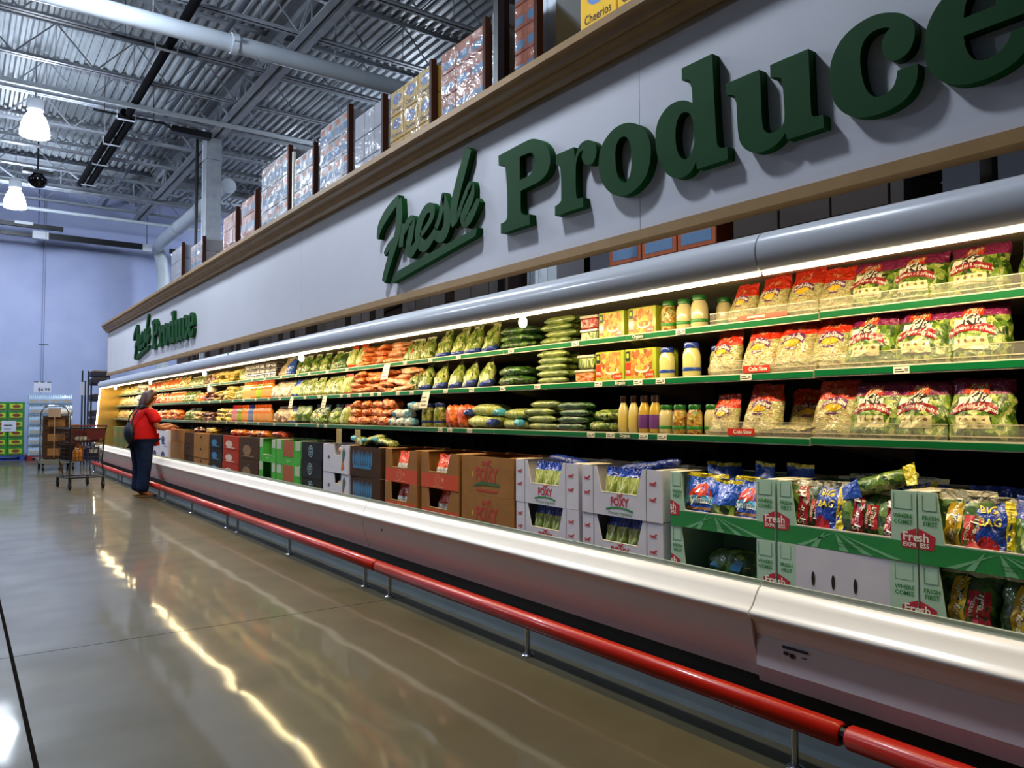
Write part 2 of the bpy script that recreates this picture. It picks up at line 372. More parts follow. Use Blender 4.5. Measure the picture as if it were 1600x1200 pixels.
# white pipe with couplings, black heater strips, dome camera
t = thing('white_pipe', 'thick white horizontal pipe with clamp couplings crossing below the roof joists', 'pipe', (0, 12.1, 7.0))
a = MB(); a.tube((-8,0,0), (7.6,0,0), .135, 24); obj('pipe', a, M_PIPE, t, smooth=True)
for x in (-1.5, 3.35, 6.4):
    b = MB(); b.tube((x-.05,0,0), (x+.05,0,0), .16, 24); b.box((x-.04,-.21,-.03), (x+.04,-.15,.03)); obj('coupling', b, M_PIPE, t)
for x in (-.5, 2.2, 5.0):
    b = MB(); b.tube((x,0,.1), (x,0,8.12-7.0), .008, 6); obj('hanger_rod', b, M_STEEL, t)
t = thing('heater_tube', 'long black heater tubes hanging in a double run lengthwise under the joists', 'heater', (2.60, .3, 7.29))
a = MB(); a.tube((.1,9.2,0), (.06,17.0,0), .07, 14); a.tube((-.02,16.6,0), (-.12,22.6,0), .075, 14); a.tube((.16,16.9,0), (.08,22.6,0), .075, 14)
obj('tube', a, mat('matt_black_tube', '#08080a', rough=.95, spec=.05), t, smooth=True)
for y in (13.1, 16.8, 18.6, 20.3, 22.3):
    b = MB(); b.box((-.13,y-.03,-.09), (.22,y+.03,-.075)); b.box((-.13,y-.03,-.09),(-.12,y+.03,.09)); b.box((.21,y-.03,-.09),(.22,y+.03,.09)); obj('white_clamp', b, mat('white_bracket', '#d8dde6', rough=.4), t)
for y, x0, x1 in ((13.2, -.75, .55), (16.8, -.55, .75)):
    b = MB(); b.box((x0,y-.02,-.02), (x1,y+.02,.02)); b.tube((x0+.2,y,0),(x0+.2,y,8.12-7.29),.006,5); b.tube((x1-.2,y,0),(x1-.2,y,8.12-7.29),.006,5); obj('cross_bar', b, M_BLACK, t)
b = MB(); b.box((.95,17.0,-.05), (1.75,17.2,.08)); obj('burner_box', b, M_BLACK, t)
b = MB(); b.path([(.75,16.8,0),(.95,17.05,.02)], .03); obj('connector', b, M_BLACK, t)
t = thing('heater_tube', 'black radiant heater tubes with white brackets running along the top of the far wall', 'heater', (0, 25.9, 6.5))
a = MB(); a.box((-8,-.06,.10), (2.4,.06,.22)); a.box((-8,.2,-.12), (1.7,.3,-.02)); a.box((2.0,.2,-.12), (4.6,.3,.05)); a.box((5.35,.2,-.14), (7.6,.3,.0)); obj('tube', a, M_BLACK, t)
for q0, q1 in (((1.65,.12,-.16), (2.05,.34,.06)), ((4.56,.12,-.18), (4.80,.34,.04)), ((1.2,-.1,.16),(1.65,.1,.24))): b = MB(); b.box(q0, q1); obj('white_bracket', b, MATS['white_bracket'], t)
b = MB(); b.tube((1.8,.2,0),(1.8,.2,1.6),.01,5); b.tube((4.68,.2,0),(4.68,.2,1.6),.01,5); b.tube((.2,0,.2),(.2,0,1.6),.01,5); obj('hanger_rod', b, M_BLACK, t)
b = MB(); b.tube((-13,0,.0), (15,0,.0), .05, 10); o = obj('sprinkler_pipe', b, M_PIPE, loc=(0,25.2,7.0), smooth=True); tag(o, 'thin white pipe running across in front of the far wall top', 'pipe')
b = MB(); b.tube((-13,0,.0), (15,0,.0), .05, 10); o = obj('sprinkler_pipe', b, M_PIPE, loc=(0,16.2,7.2), smooth=True); tag(o, 'thin white pipe crossing behind the nearer high-bay lamp', 'pipe')
b = MB()
b.tube((0,-6,0), (0,27,0), .045, 8); o = obj('conduit_pipe', b, mat('grey_conduit', '#5c6270', rough=.5), loc=(3.55, 0, 7.75), smooth=True); tag(o, 'grey conduit running lengthwise under the deck between heater and girder', 'pipe')
# big duct going down beside the far wall
t = thing('white_duct', 'white round duct that slopes along the racks and elbows down at the far wall', 'duct', (0,0,0))
a = MB(); pts = [(5.05,18.5,6.62),(5.05,25.6,6.62),(5.05,26.2,6.60),(5.08,26.45,6.45),(5.18,26.5,6.2),(5.25,26.5,5.6),(5.25,26.5,1.0)]
a.path(pts, .18, 16); obj('pipe', a, M_PIPE, t, smooth=True)
for y in (21, 23.5): b = MB(); b.tube((5.05,y,6.62),(5.05,y+.08,6.62),.2,16); obj('coupling', b, M_PIPE, t)
t = thing('dome_camera', 'black dome camera on a bracket hanging below the joists', 'camera', (1.4, 20.9, 6.72))
a = MB(); a.lathe([(.02,-.2),(.13,-.17),(.2,-.08),(.2,.02),(.12,.1),(.08,.16)], n=20); obj('dome', a, mat('black_dome', '#08080a', rough=.08), t, smooth=True)
b = MB(); b.box((-.3,-.1,.13), (.3,.1,.2)); b.tube((0,0,.2),(0,0,1.42),.02,8); obj('bracket', b, M_BLACK, t)
# high-bay lamps
t = thing('high_bay_lamp', 'x', 'lamp', (0,0,0), 0, 'high-bay lamps')
a = MB(); a.lathe([(.245,-.26),(.25,-.22),(.225,-.05),(.17,.10),(.12,.17),(.115,.20)], n=28); obj('glass_bell', a, M_BELL, t, smooth=True)
b = MB(); b.lathe([(.10,.20),(.14,.23),(.14,.42),(.07,.46)], n=20); obj('ballast_housing', b, mat('housing', '#c9ced6', rough=.4), t, smooth=True)
b = MB(); b.tube((0,0,.46),(0,0,1.39),.012,6); obj('hook', b, M_STEEL, t)
for i, (x, y) in enumerate(BAYS):
    o = t if i == 0 else dup(t); o.location = (x, y, BAY_Z + .0)
    o['label'] = {0: 'bell-shaped high-bay lamp above the near part of the aisle', 1: 'bell-shaped high-bay lamp above the aisle between the near and the big glowing one', 2: 'largest glowing bell-shaped high-bay lamp at the upper left under the joists', 3: 'smaller glowing bell-shaped high-bay lamp farther off, just before the far wall', 6: 'bell-shaped high-bay lamp in the far corner beyond the racks', 7: 'added bell-shaped high-bay lamp beyond the racks that brightens the roof deck'}.get(i, 'unseen bell-shaped high-bay lamp kept at left for ceiling light, %s' % {4:'nearer one', 5:'farther one'}.get(i, ''))

# ------------------------------------------------------------------ sign wall above the cases
SX = 2.84
t = thing('sign_wall', 'long white fascia board with stepped tan cornice hanging over the refrigerated cases', 'sign board', (0,0,0))
edges = [-1.9, 2.85, 7.7, 12.55, 16.5, CASE_Y1]
for a_, b_ in zip(edges, edges[1:]):
    a = MB(); a.box((SX, a_+.002, 2.235), (SX+.05, b_-.002, 3.36)); obj('board_panel', a, M_SIGNW, t)
co = [(SX,3.20),(SX-.045,3.185),(SX-.045,3.225),(SX-.065,3.24),(SX-.078,3.266),(SX-.10,3.27),(SX-.10,3.305),(SX-.12,3.318),(SX-.14,3.325),(SX-.14,3.368),(SX+.05,3.375),(SX+.05,3.36),(SX,3.36)]
a = MB(); a.loft_y(co, -1.9, CASE_Y1+.05); obj('cornice', a, M_TAN, t)
a = MB(); a.loft_y([(SX-.02,2.19),(SX-.02,2.24),(SX+.07,2.24),(SX+.07,2.19)], -1.9, CASE_Y1); obj('bottom_moulding', a, M_TAN, t)
a = MB()
for y in (0.2, 4.4, 8.6, 12.8, 17.0): a.box((SX+.05, y, 2.3), (SX+.09, y+.04, 3.35)); a.tube((SX+.07,y+.02,3.3),(3.9,y+.02,3.3),.02,6)
obj('frame_brace', a, M_BLACK, t)

GL = {
'P':[(0.000,0.512),(0.317,0.524),(0.380,0.514),(0.443,0.485),(0.494,0.443),(0.526,0.394),(0.538,0.343),(0.525,0.292),(0.487,0.258),(0.429,0.240),(0.350,0.235),(0.241,0.228),(0.241,0.109),(0.252,0.081),(0.282,0.067),(0.333,0.064),(0.336,0.003),(0.027,0.003),(0.027,0.067),(0.076,0.070),(0.098,0.090),(0.101,0.139),(0.090,0.389),(0.069,0.435),(0.003,0.447)],
'Pi':[(0.232,0.443),(0.330,0.443),(0.364,0.429),(0.387,0.392),(0.387,0.352),(0.370,0.324),(0.343,0.306),(0.303,0.298),(0.232,0.298)],
'r':[(0.588,0.357),(0.749,0.357),(0.756,0.292),(0.784,0.345),(0.818,0.365),(0.863,0.366),(0.907,0.347),(0.934,0.317),(0.942,0.279),(0.923,0.233),(0.890,0.218),(0.846,0.229),(0.818,0.264),(0.815,0.296),(0.833,0.318),(0.801,0.316),(0.775,0.287),(0.763,0.238),(0.765,0.086),(0.773,0.062),(0.794,0.055),(0.826,0.054),(0.828,0.001),(0.578,0.003),(0.578,0.058),(0.611,0.064),(0.634,0.078),(0.637,0.115),(0.630,0.265),(0.618,0.285),(0.590,0.296)],
'o':[(0.955,0.217),(0.966,0.279),(1.004,0.326),(1.067,0.362),(1.138,0.371),(1.202,0.359),(1.264,0.326),(1.311,0.278),(1.338,0.223),(1.345,0.167),(1.337,0.108),(1.313,0.054),(1.271,0.017),(1.213,-0.007),(1.145,-0.014),(1.084,0.004),(1.023,0.045),(0.981,0.100),(0.958,0.160)],
'oi':[(1.084,0.204),(1.088,0.259),(1.107,0.293),(1.142,0.304),(1.177,0.289),(1.201,0.241),(1.208,0.177),(1.205,0.116),(1.190,0.071),(1.160,0.053),(1.125,0.068),(1.095,0.121)],
'd':[(1.550,0.512),(1.735,0.514),(1.742,0.343),(1.755,0.102),(1.763,0.072),(1.786,0.059),(1.816,0.058),(1.818,0.000),(1.639,0.001),(1.634,0.040),(1.612,0.003),(1.573,-0.014),(1.524,-0.016),(1.475,0.004),(1.425,0.052),(1.390,0.120),(1.375,0.195),(1.376,0.260),(1.394,0.309),(1.437,0.347),(1.487,0.365),(1.553,0.359),(1.596,0.337),(1.616,0.319),(1.613,0.388),(1.608,0.428),(1.590,0.447),(1.552,0.453)],
'di':[(1.506,0.199),(1.511,0.248),(1.528,0.286),(1.556,0.299),(1.588,0.289),(1.611,0.260),(1.622,0.201),(1.626,0.140),(1.615,0.100),(1.593,0.072),(1.565,0.064),(1.534,0.085),(1.512,0.135)],
'u':[(1.813,0.346),(1.990,0.346),(1.996,0.301),(1.998,0.199),(2.003,0.092),(2.016,0.066),(2.038,0.052),(2.070,0.050),(2.101,0.062),(2.114,0.085),(2.112,0.163),(2.105,0.256),(2.095,0.274),(2.073,0.284),(2.047,0.288),(2.046,0.345),(2.229,0.345),(2.233,0.227),(2.237,0.073),(2.245,0.059),(2.265,0.055),(2.291,0.054),(2.294,0.000),(2.125,0.000),(2.118,0.032),(2.094,0.008),(2.056,-0.012),(2.005,-0.018),(1.959,-0.010),(1.919,0.012),(1.886,0.052),(1.875,0.102),(1.871,0.184),(1.868,0.254),(1.857,0.280),(1.832,0.289),(1.814,0.292)],
'c':[(2.320,0.186),(2.325,0.246),(2.351,0.303),(2.395,0.342),(2.453,0.363),(2.515,0.367),(2.574,0.350),(2.625,0.322),(2.653,0.284),(2.662,0.249),(2.657,0.210),(2.640,0.177),(2.614,0.163),(2.585,0.161),(2.561,0.173),(2.541,0.197),(2.535,0.230),(2.540,0.261),(2.553,0.280),(2.570,0.292),(2.548,0.302),(2.519,0.307),(2.488,0.302),(2.465,0.282),(2.452,0.248),(2.450,0.199),(2.457,0.141),(2.472,0.091),(2.496,0.057),(2.529,0.046),(2.561,0.052),(2.583,0.073),(2.592,0.105),(2.594,0.122),(2.668,0.121),(2.668,0.073),(2.653,0.036),(2.629,0.008),(2.586,-0.011),(2.528,-0.019),(2.462,-0.013),(2.400,0.012),(2.352,0.060),(2.326,0.121)],
'e':[(2.692,.170),(2.698,.224),(2.717,.272),(2.752,.315),(2.803,.348),(2.870,.365),(2.935,.355),(2.990,.320),(3.025,.270),(3.042,.210),(3.045,.158),(2.826,.158),(2.832,.110),(2.850,.070),(2.878,.051),(2.912,.048),(2.945,.062),(2.966,.089),(2.974,.114),(3.040,.115),(3.034,.066),(3.005,.020),(2.955,-.006),(2.90,-.016),(2.845,-.016),(2.790,-.002),(2.740,.032),(2.708,.078),(2.694,.125)],
'ei':[(2.828,.220),(2.831,.255),(2.842,.285),(2.862,.312),(2.885,.322),(2.912,.308),(2.926,.272),(2.930,.220)],
'F1':[(-1.758,0.295),(-1.724,0.384),(-1.608,0.465),(-1.461,0.527),(-1.385,0.545)],
'F2':[(-1.384,0.545),(-1.377,0.437),(-1.392,0.319),(-1.446,0.217),(-1.523,0.118),(-1.601,0.006),(-1.646,-0.072)],
'F3':[(-1.635,0.150),(-1.547,0.204),(-1.392,0.258)],
'r1':[(-1.306,0.332),(-1.338,0.248),(-1.347,0.159)],
'r2':[(-1.316,0.264),(-1.232,0.327),(-1.170,0.325),(-1.190,0.230),(-1.225,0.149),(-1.209,0.097),(-1.148,0.104),(-1.058,0.166)],
'e_':[(-1.038,0.191),(-0.941,0.240),(-0.865,0.300),(-0.862,0.356),(-0.932,0.375),(-1.000,0.340),(-1.059,0.273),(-1.074,0.198),(-1.041,0.134),(-0.978,0.102),(-0.901,0.123),(-0.808,0.186)],
's':[(-0.808,0.204),(-0.744,0.285),(-0.718,0.371),(-0.704,0.415),(-0.664,0.323),(-0.646,0.246),(-0.663,0.176),(-0.725,0.128),(-0.808,0.153),(-0.845,0.193)],
'h1':[(-0.363,0.661),(-0.433,0.556),(-0.499,0.439),(-0.555,0.317),(-0.562,0.228),(-0.544,0.175)],
'h2':[(-0.532,0.204),(-0.457,0.286),(-0.383,0.367),(-0.340,0.395),(-0.342,0.331),(-0.399,0.265),(-0.426,0.209),(-0.403,0.171),(-0.333,0.198),(-0.246,0.283)]}
def chaikin(l, it=2, corner=52):
    for _ in range(it):
        out = []; n = len(l)
        for i in range(n):
            p0, p, q = l[i-1], l[i], l[(i+1) % n]
            a = math.atan2(p[1]-p0[1], p[0]-p0[0]); b = math.atan2(q[1]-p[1], q[0]-p[0]); d = abs((b-a+PI) % (2*PI)-PI)
            if math.degrees(d) > corner: out.append(p)
            else:
                out.append((p[0]*.75+p0[0]*.25, p[1]*.75+p0[1]*.25)); out.append((p[0]*.75+q[0]*.25, p[1]*.75+q[1]*.25))
        l = out
    return l
def spline(pts, k=6):
    P = [pts[0]] + list(pts) + [pts[-1]]; out = []
    for i in range(1, len(P)-2):
        a, b, c, d = P[i-1], P[i], P[i+1], P[i+2]
        for j in range(k):
            t_ = j/k
            out.append(tuple(.5*(2*b[m] + (c[m]-a[m])*t_ + (2*a[m]-5*b[m]+4*c[m]-d[m])*t_*t_ + (3*b[m]-a[m]-3*c[m]+d[m])*t_**3) for m in (0,1)))
    out.append(pts[-1]); return out
def ribbon(pts, ws):
    P = spline(pts); n = len(P); L_, R_ = [], []
    for i, p in enumerate(P):
        a, b = P[max(i-1,0)], P[min(i+1,n-1)]; dx, dy = b[0]-a[0], b[1]-a[1]; l = math.hypot(dx, dy) or 1
        f = i/(n-1)*(len(ws)-1); k = min(int(f), len(ws)-2); w = (ws[k]*(1-f+k) + ws[k+1]*(f-k))/2*.80
        L_.append((p[0]-dy/l*w, p[1]+dx/l*w)); R_.append((p[0]+dy/l*w, p[1]-dx/l*w))
    return L_, R_
def sign(yoff, label):
    t = thing('fresh_produce_sign', label, 'sign', (SX, 4.066+yoff, 2.44))
    fn = lambda a, b, d: (-.05+d, -a, b)
    for k in 'Produce':
        loops = [chaikin(GL[k], 2)]
        if k+'i' in GL: loops.append(list(reversed(chaikin(GL[k+'i'], 2))))
        mb = MB(); mb.plate(loops, fn, .05); obj('letter_' + k.lower(), mb, M_GREEN, t)
    def strokes(name, ks):
        mb = MB()
        for i, (k, ws) in enumerate(ks):
            A, B = ribbon(GL[k], ws); n = len(A); e = .0007*i
            vs = [(-.05+e, -a, b) for a, b in A] + [(-.05+e, -a, b) for a, b in B] + [(0, -a, b) for a, b in A] + [(0, -a, b) for a, b in B]
            fs = []
            for j in range(n-1): fs += [(j, j+1, n+j+1, n+j), (2*n+j, 3*n+j, 3*n+j+1, 2*n+j+1), (j, 2*n+j, 2*n+j+1, j+1), (n+j, n+j+1, 3*n+j+1, 3*n+j)]
            fs += [(0, n, 3*n, 2*n), (n-1, 3*n-1, 4*n-1, 2*n-1)]
            mb.add(vs, fs)
        obj(name, mb, M_GREEN, t)
    strokes('script_word_fresh', [('F1', [.04,.10,.12,.10,.09]), ('F2', [.10,.13,.12,.11,.10,.085]), ('F3', [.05,.08,.07]), ('r1', [.09,.10,.08]), ('r2', [.07,.10,.11,.11,.11,.07]),
        ('e_', [.05,.06,.09,.09,.11,.12,.12,.10,.07]), ('s', [.06,.07,.06,.09,.12,.12,.10,.05]), ('h1', [.09,.12,.12,.12,.09]), ('h2', [.05,.08,.10,.12,.12,.10,.06])])
    mb = MB(); mb.plate([[(-1.49,-.105),(-1.40,-.022),(-.25,.098),(-.27,.045)]], fn, .05); obj('underline', mb, M_GREEN, t)
sign(0, 'large green raised lettering reading Fresh Produce on the near part of the white fascia')
sign(10.94, 'smaller looking green raised lettering Fresh Produce at the far left end of the fascia')

# ------------------------------------------------------------------ refrigerated cases
SH = {1: (3.09, 1.712), 2: (3.045, 1.455), 3: (3.01, 1.160)}      # front edge x, underside z of price moulding
def zs(k): return SH[k][1] + .034
ST = PITCH
def case_section(k):
    y0 = CASE_Y0 + k*PITCH; y1 = y0 + PITCH; g = .004
    names = ['nearest section of the long white refrigerated case, holding salad kits and coleslaw', 'second section of the long refrigerated case, holding cucumbers and boxed soups', 'third section of the long refrigerated case, holding bagged carrots', 'fourth section of the long refrigerated case, holding bottled juices', 'fifth section of the long refrigerated case, just beyond the shopper', 'farthest section of the long refrigerated case with the lit end panel']
    t = thing('refrigerated_case', names[k], 'display case', (0, y0, 0))
    Y0, Y1 = g, PITCH - g
    # toe recess, black painted in for shade under the base, and kick plate
    a = MB(); a.box((2.74, 0, .10), (3.8, PITCH, .26)); obj('toe_recess_shade', a, M_BLACK, t)
    a = MB(); a.box((2.67, 0, 0), (2.76, PITCH, .115)); obj('kick_plate', a, M_KICK, t)
    # lower panel
    a = MB()
    if k == 0: a.loft_y([(2.625,.43),(2.622,.30),(2.640,.235),(2.70,.235),(2.70,.43)], Y0, Y1)
    else: a.loft_y([(2.645,.30),(2.662,.245),(2.72,.245),(2.72,.30)], Y0, Y1)
    obj('lower_panel', a, M_CASEG, t)
    # bumper lip
    if k == 0: pr = [(2.70,.60),(2.66,.605),(2.645,.598),(2.625,.57),(2.605,.535),(2.590,.522),(2.580,.514),(2.578,.505),(2.584,.494),(2.600,.482),(2.612,.462),(2.622,.425),(2.70,.42)]
    else: pr = [(2.70,.60),(2.66,.605),(2.645,.598),(2.625,.57),(2.605,.535),(2.590,.522),(2.580,.514),(2.578,.505),(2.584,.494),(2.596,.482),(2.602,.455),(2.612,.40),(2.630,.34),(2.645,.295),(2.70,.295)]
    a = MB(); a.loft_y(pr, Y0, Y1); obj('bumper_lip', a, M_CASE, t, smooth=True, ang=50)
    # clear price channel along the lip and its inner face
    a = MB(); a.loft_y([(2.665,.604),(2.66,.628),(2.666,.630),(2.675,.604)], Y0, Y1); obj('clear_channel', a, mat('channel_plastic', '#b9c9bd', rough=.15, trans=.45), t)
    a = MB(); a.box((2.69, 0, .26), (2.72, PITCH, .60)); a.box((2.72, 0, .44), (3.78, PITCH, .485)); obj('well', a, M_SHELF, t)
    # back and top
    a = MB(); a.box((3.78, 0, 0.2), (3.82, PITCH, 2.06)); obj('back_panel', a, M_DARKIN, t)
    a = MB()
    for i in range(3):
        for dy in (.0, .04): a.box((3.755, .02+i*1.22+dy*.0, .5), (3.78, .045+i*1.22+dy*.0, 1.95))
    for i in range(9): a.box((3.765, .2+i*.4, .55), (3.78, .215+i*.4, 1.9))
    obj('slotted_uprights', a, M_BLACK, t)
    cp = [(2.690,1.884),(2.672,1.890),(2.656,1.915),(2.648,1.945),(2.647,1.975),(2.655,2.005),(2.672,2.030),(2.700,2.048),(2.745,2.060),(2.85,2.066),(3.80,2.07),(3.80,2.05),(2.85,2.048),(2.76,2.04),(2.71,2.0),(2.70,1.95),(2.705,1.91)]
    a = MB(); a.loft_y(cp, Y0, Y1); obj('canopy', a, M_CANOPY, t, smooth=True, ang=50)
    a = MB(); a.loft_y([(2.702,1.905),(2.704,1.888),(2.78,1.894),(3.0,1.955),(3.78,2.0),(3.78,2.01),(3.0,1.965),(2.78,1.905)], 0, PITCH); obj('canopy_soffit', a, mat('soffit_enamel', '#d2c6b2', rough=.4), t)
    a = MB(); a.tube((2.690, .01, 1.876), (2.690, PITCH-.01, 1.876), .008, 12); obj('fluorescent_tube', a, M_GLOW, t, smooth=True)
    a = MB(); a.lathe([(.004,-.052),(.018,-.047),(.026,-.03),(.026,-.008),(.018,.006),(.012,.016)], (2.73, PITCH*.47, 1.862), 16); obj('bulb', a, M_BULB, t, smooth=True)
    # shelves
    for lv in (1, 2, 3):
        X0, Z0 = SH[lv]
        for i in range(3):
            ya, yb = i*1.22+.004, (i+1)*1.22-.004
            a = MB(); dz = .004 if k == 0 else 0
            a.box((X0+.012, ya, Z0+.018+dz), (3.78, yb, Z0+.030+dz)); a.box((X0+.012, ya, Z0+dz), (X0+.03, yb, Z0+.03+dz))
            s = obj('shelf', a, M_SHELF, t)
            b = MB(); b.loft_y([(X0+.002,Z0+dz),(X0,Z0+.036+dz),(X0+.012,Z0+.036+dz),(X0+.012,Z0+dz)], ya, yb); obj('white_price_rail', b, M_WSTRIP, s)
            c = MB(); c.loft_y([(X0-.0015,Z0+.005+dz),(X0-.0035,Z0+.030+dz),(X0+.001,Z0+.030+dz),(X0+.001,Z0+.005+dz)], ya, yb); obj('green_insert', c, M_GSTRIP, s)
            for sy in (ya+.04, yb-.06):
                d = MB(); d.plate([[(X0+.05,Z0+.015),(3.77,Z0+.015),(3.77,Z0-.10),(3.55,Z0-.06),(3.2,Z0-.01)]], lambda p, q, dd: (p, sy+dd, q), .004); obj('shelf_bracket', d, M_SHELF, s)
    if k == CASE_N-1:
        a = MB(); a.loft_y([(2.62,.3),(2.60,.62),(2.70,1.87),(2.70,2.06),(3.82,2.06),(3.82,.2)], PITCH-.02, PITCH+.03); obj('end_panel', a, mat('end_panel_warm_tint', '#d8b56a', rough=.14, metal=.75), t)  # yellow tint paints in the warm lamp light on a white panel
        a = MB(); a.tube((2.60,PITCH-.035,.62),(2.69,PITCH-.035,1.87),.014,10); obj('end_light_strip', a, M_GLOW, t)
    if k == 0:
        a = MB(); a.loft_y([(2.62,.3),(2.60,.62),(2.70,1.87),(2.70,2.06),(3.82,2.06),(3.82,.2)], -.05, 0); obj('end_panel', a, M_CASE, t)
    return t
for k in range(CASE_N): case_section(k)

# price tags on the green mouldings
M_TI = mat('tag_print', '#8f8f94', rough=.6); M_TR = mat('tag_print_red', '#c3786a', rough=.6)
tg = thing('shelf_price_tag', 'x', 'price tag'); a = MB(); a.box((-.032,-.0025,-.014), (.032,0,.014)); obj('tag_card', a, M_TAGP, tg)
a = MB()
for r_ in range(2): a.box((-.026,-.003,-.008+r_*.009), (.012-.01*r_,-.0026,-.004+r_*.009))
obj('printed_lines', a, M_INK, tg); a = MB(); a.box((.014,-.003,-.006), (.028,-.0026,.007)); obj('price_block', a, M_TI, tg)
TAGS = {1: [2.805, 3.658, 4.340, 5.030, 5.459, 5.894, 7.1, 7.6, 8.1, 8.5, 9.0, 9.6, 10.1, 10.7, 11.6, 12.4, 13.2],
        2: [1.611, 2.357, 2.908, 3.075, 3.399, 3.987, 4.375, 4.773, 5.144, 5.687, 5.936, 6.291, 6.447, 6.691, 6.950, 7.132, 7.7, 8.1, 8.5, 8.9, 9.3, 9.8, 10.3, 10.8, 11.4, 12.0, 12.6, 13.2],
        3: [2.866, 3.002, 3.263, 3.427, 4.744, 5.020, 5.162, 7.431, 7.633, 8.256, 8.985, 9.571, 10.086, 10.503, 10.950, 11.429, 11.945, 12.386]}
SN = {1: 'top', 2: 'middle', 3: 'lowest'}
sp = []
for lv, ys in TAGS.items():
    for i, y in enumerate(ys):
        sp.append((SH[lv][0]-.0035, y, SH[lv][1]+.0175, 0, 'small white price tag on the green %s shelf edge, %s from the near end' % (SN[lv], (ORD + ['twenty-first','twenty-second','twenty-third','twenty-fourth','twenty-fifth','twenty-sixth','twenty-seventh','twenty-eighth'])[i])))
put(tg, sp, 'white price tags on the shelf edges')
# organic markers
for i, (lv, y, w) in enumerate(((1, 3.120, .10), (2, 3.217, .10), (3, 3.144, .10))):
    t = thing('organic_strip_label', 'dark strip lettered Organic on the green %s shelf edge' % SN[lv], 'label', (SH[lv][0]-.004, y, SH[lv][1]+.017), FACE)
    a = MB(); a.box((-w/2,-.001,-.012), (w/2,0,.012)); obj('strip_card', a, mat('dark_green_card', '#17502f', rough=.5), t)
    a = MB(); put_text(a, 'Organic', lambda p, q, d: (p, -.0018, q), 0, -.007, .026, .02); obj('lettering', a, M_TAGP, t)
# hanging shelf talkers
for i, (lv, u_) in enumerate(((1, 6.218), (2, 8.470), (2, 7.516), (2, 5.431))):
    t = thing('hanging_sale_card', ['white sale card hanging crooked from the top shelf over the bagged carrots', 'white sale card hanging from the middle shelf, leftmost of the three', 'white sale card hanging from the middle shelf over the packed lettuce', 'larger white sale card hanging from the middle shelf beside the pickle jars'][i], 'card', (SH[lv][0]-.012, u_, SH[lv][1]+.02), FACE)
    s_ = 1.1 if i in (0, 3) else .95
    a = MB(); a.plate([[(-.075*s_,-.12*s_),(.045*s_,-.12*s_),(.075*s_,0),(-.03*s_,0)]], lambda p, q, d: (p, -.01-.1*abs(q)+d, q), .001); obj('card', a, M_TAGP, t)
    a = MB()
    for r_ in range(3): a.plate([[(-.05*s_,-.10*s_+r_*.03),(.03*s_,-.10*s_+r_*.03),(.034*s_,-.093*s_+r_*.03),(-.045*s_,-.093*s_+r_*.03)]], lambda p, q, d: (p, -.0125-.1*abs(q), q))
    obj('printed_lines', a, M_TI, t)
# red Cole Slaw strips
for lv, u_, w in ((2, 2.299, .15), (3, 2.363, .155)):
    t = thing('red_name_strip', 'red strip reading Cole Slaw on the %s shelf' % SN[lv], 'label', (SH[lv][0]-.004, u_, SH[lv][1]+.053), FACE)
    a = MB(); a.box((-w/2,-.001,-.015), (w/2,0,.017)); obj('strip_card', a, mat('red_card', '#d2301c', rough=.4), t)
    a = MB(); put_text(a, 'Cole Slaw', lambda p, q, d: (p, -.0018, q), .01, -.007, .026, .03); obj('lettering', a, M_TAGP, t)
t = thing('red_name_strip', 'faded pinkish red strip at the front of the top shelf below coleslaw bags', 'label', (SH[1][0]-.004, 2.300, SH[1][1]+.048), FACE)
a = MB(); a.box((-.14,-.001,-.010), (.14,0,.012)); obj('strip_card', a, mat('faded_red_card', '#c9583e', rough=.4), t)
a = MB(); a.box((-.08,-.0016,-.003), (.02,-.001,.006)); obj('printed_lines', a, M_TAGP, t)
# clear fences along the near shelves
for lv, pieces in ((1, ((1.02,1.52),(1.53,2.0),(2.01,2.62))), (2, ((1.02,1.42),(1.43,1.98),(2.0,2.58))), (3, ((1.02,1.42),(1.43,1.98),(2.0,2.56)))):
    for i, (ya, yb) in enumerate(pieces):
        t = thing('shelf_fence', 'clear plastic fence along the front of the %s shelf, %s piece from the right' % (SN[lv], ORD[i]), 'shelf fence', (SH[lv][0]+.008, 0, zs(lv)+.004))
        h_ = .052 if lv == 1 else .06
        a = MB(); a.box((0, ya, 0), (.003, yb, h_)); obj('clear_front', a, M_ACRYL, t)
        b = MB(); b.box((-.001, ya, h_), (.004, yb, h_+.003)); b.box((-.001, ya, .016), (.0, yb, .020)); obj('edge_bead', b, mat('bead', '#e8ddc6', rough=.2, trans=.2), t)

# stickers on the case front
t = thing('case_maker_label', 'small grey printed maker label on the nearest lower panel', 'label', (2.6205, 1.820, .385), FACE)
a = MB(); a.box((-.055,-.001,.010), (.055,0,.020)); a.box((-.05,-.001,-.014), (-.03,0,-.002)); a.plate([ell(-.012,-.012,.012,.010)], lambda p, q, d: (p, -.001, q)); a.box((.03,-.001,-.010),(.05,0,-.006)); obj('print', a, M_INK, t)
t = thing('case_maker_label', 'small grey printed label on the second case front by the seam', 'label', (2.6035, 5.33, .45), FACE)
a = MB(); a.box((-.05,-.001,.010), (.05,0,.018)); a.plate([ell(0,-.018,.012,.009)], lambda p, q, d: (p, -.001, q)); obj('print', a, M_INK, t)
a = MB(); a.plate([[(-.03,0),(.03,0),(.03,.15),(-.03,.15)]], lambda p, q, d: (p, -(.012 + .03*math.sin(q/.15*PI)), q)); a.add([], []); 
o = obj('green_canopy_sticker', a, mat('sticker_green', '#1d8a4a', rough=.4), loc=(2.672, 9.672, 1.895), rz=FACE); tag(o, 'green rectangular sticker on the curved canopy far along', 'sticker')

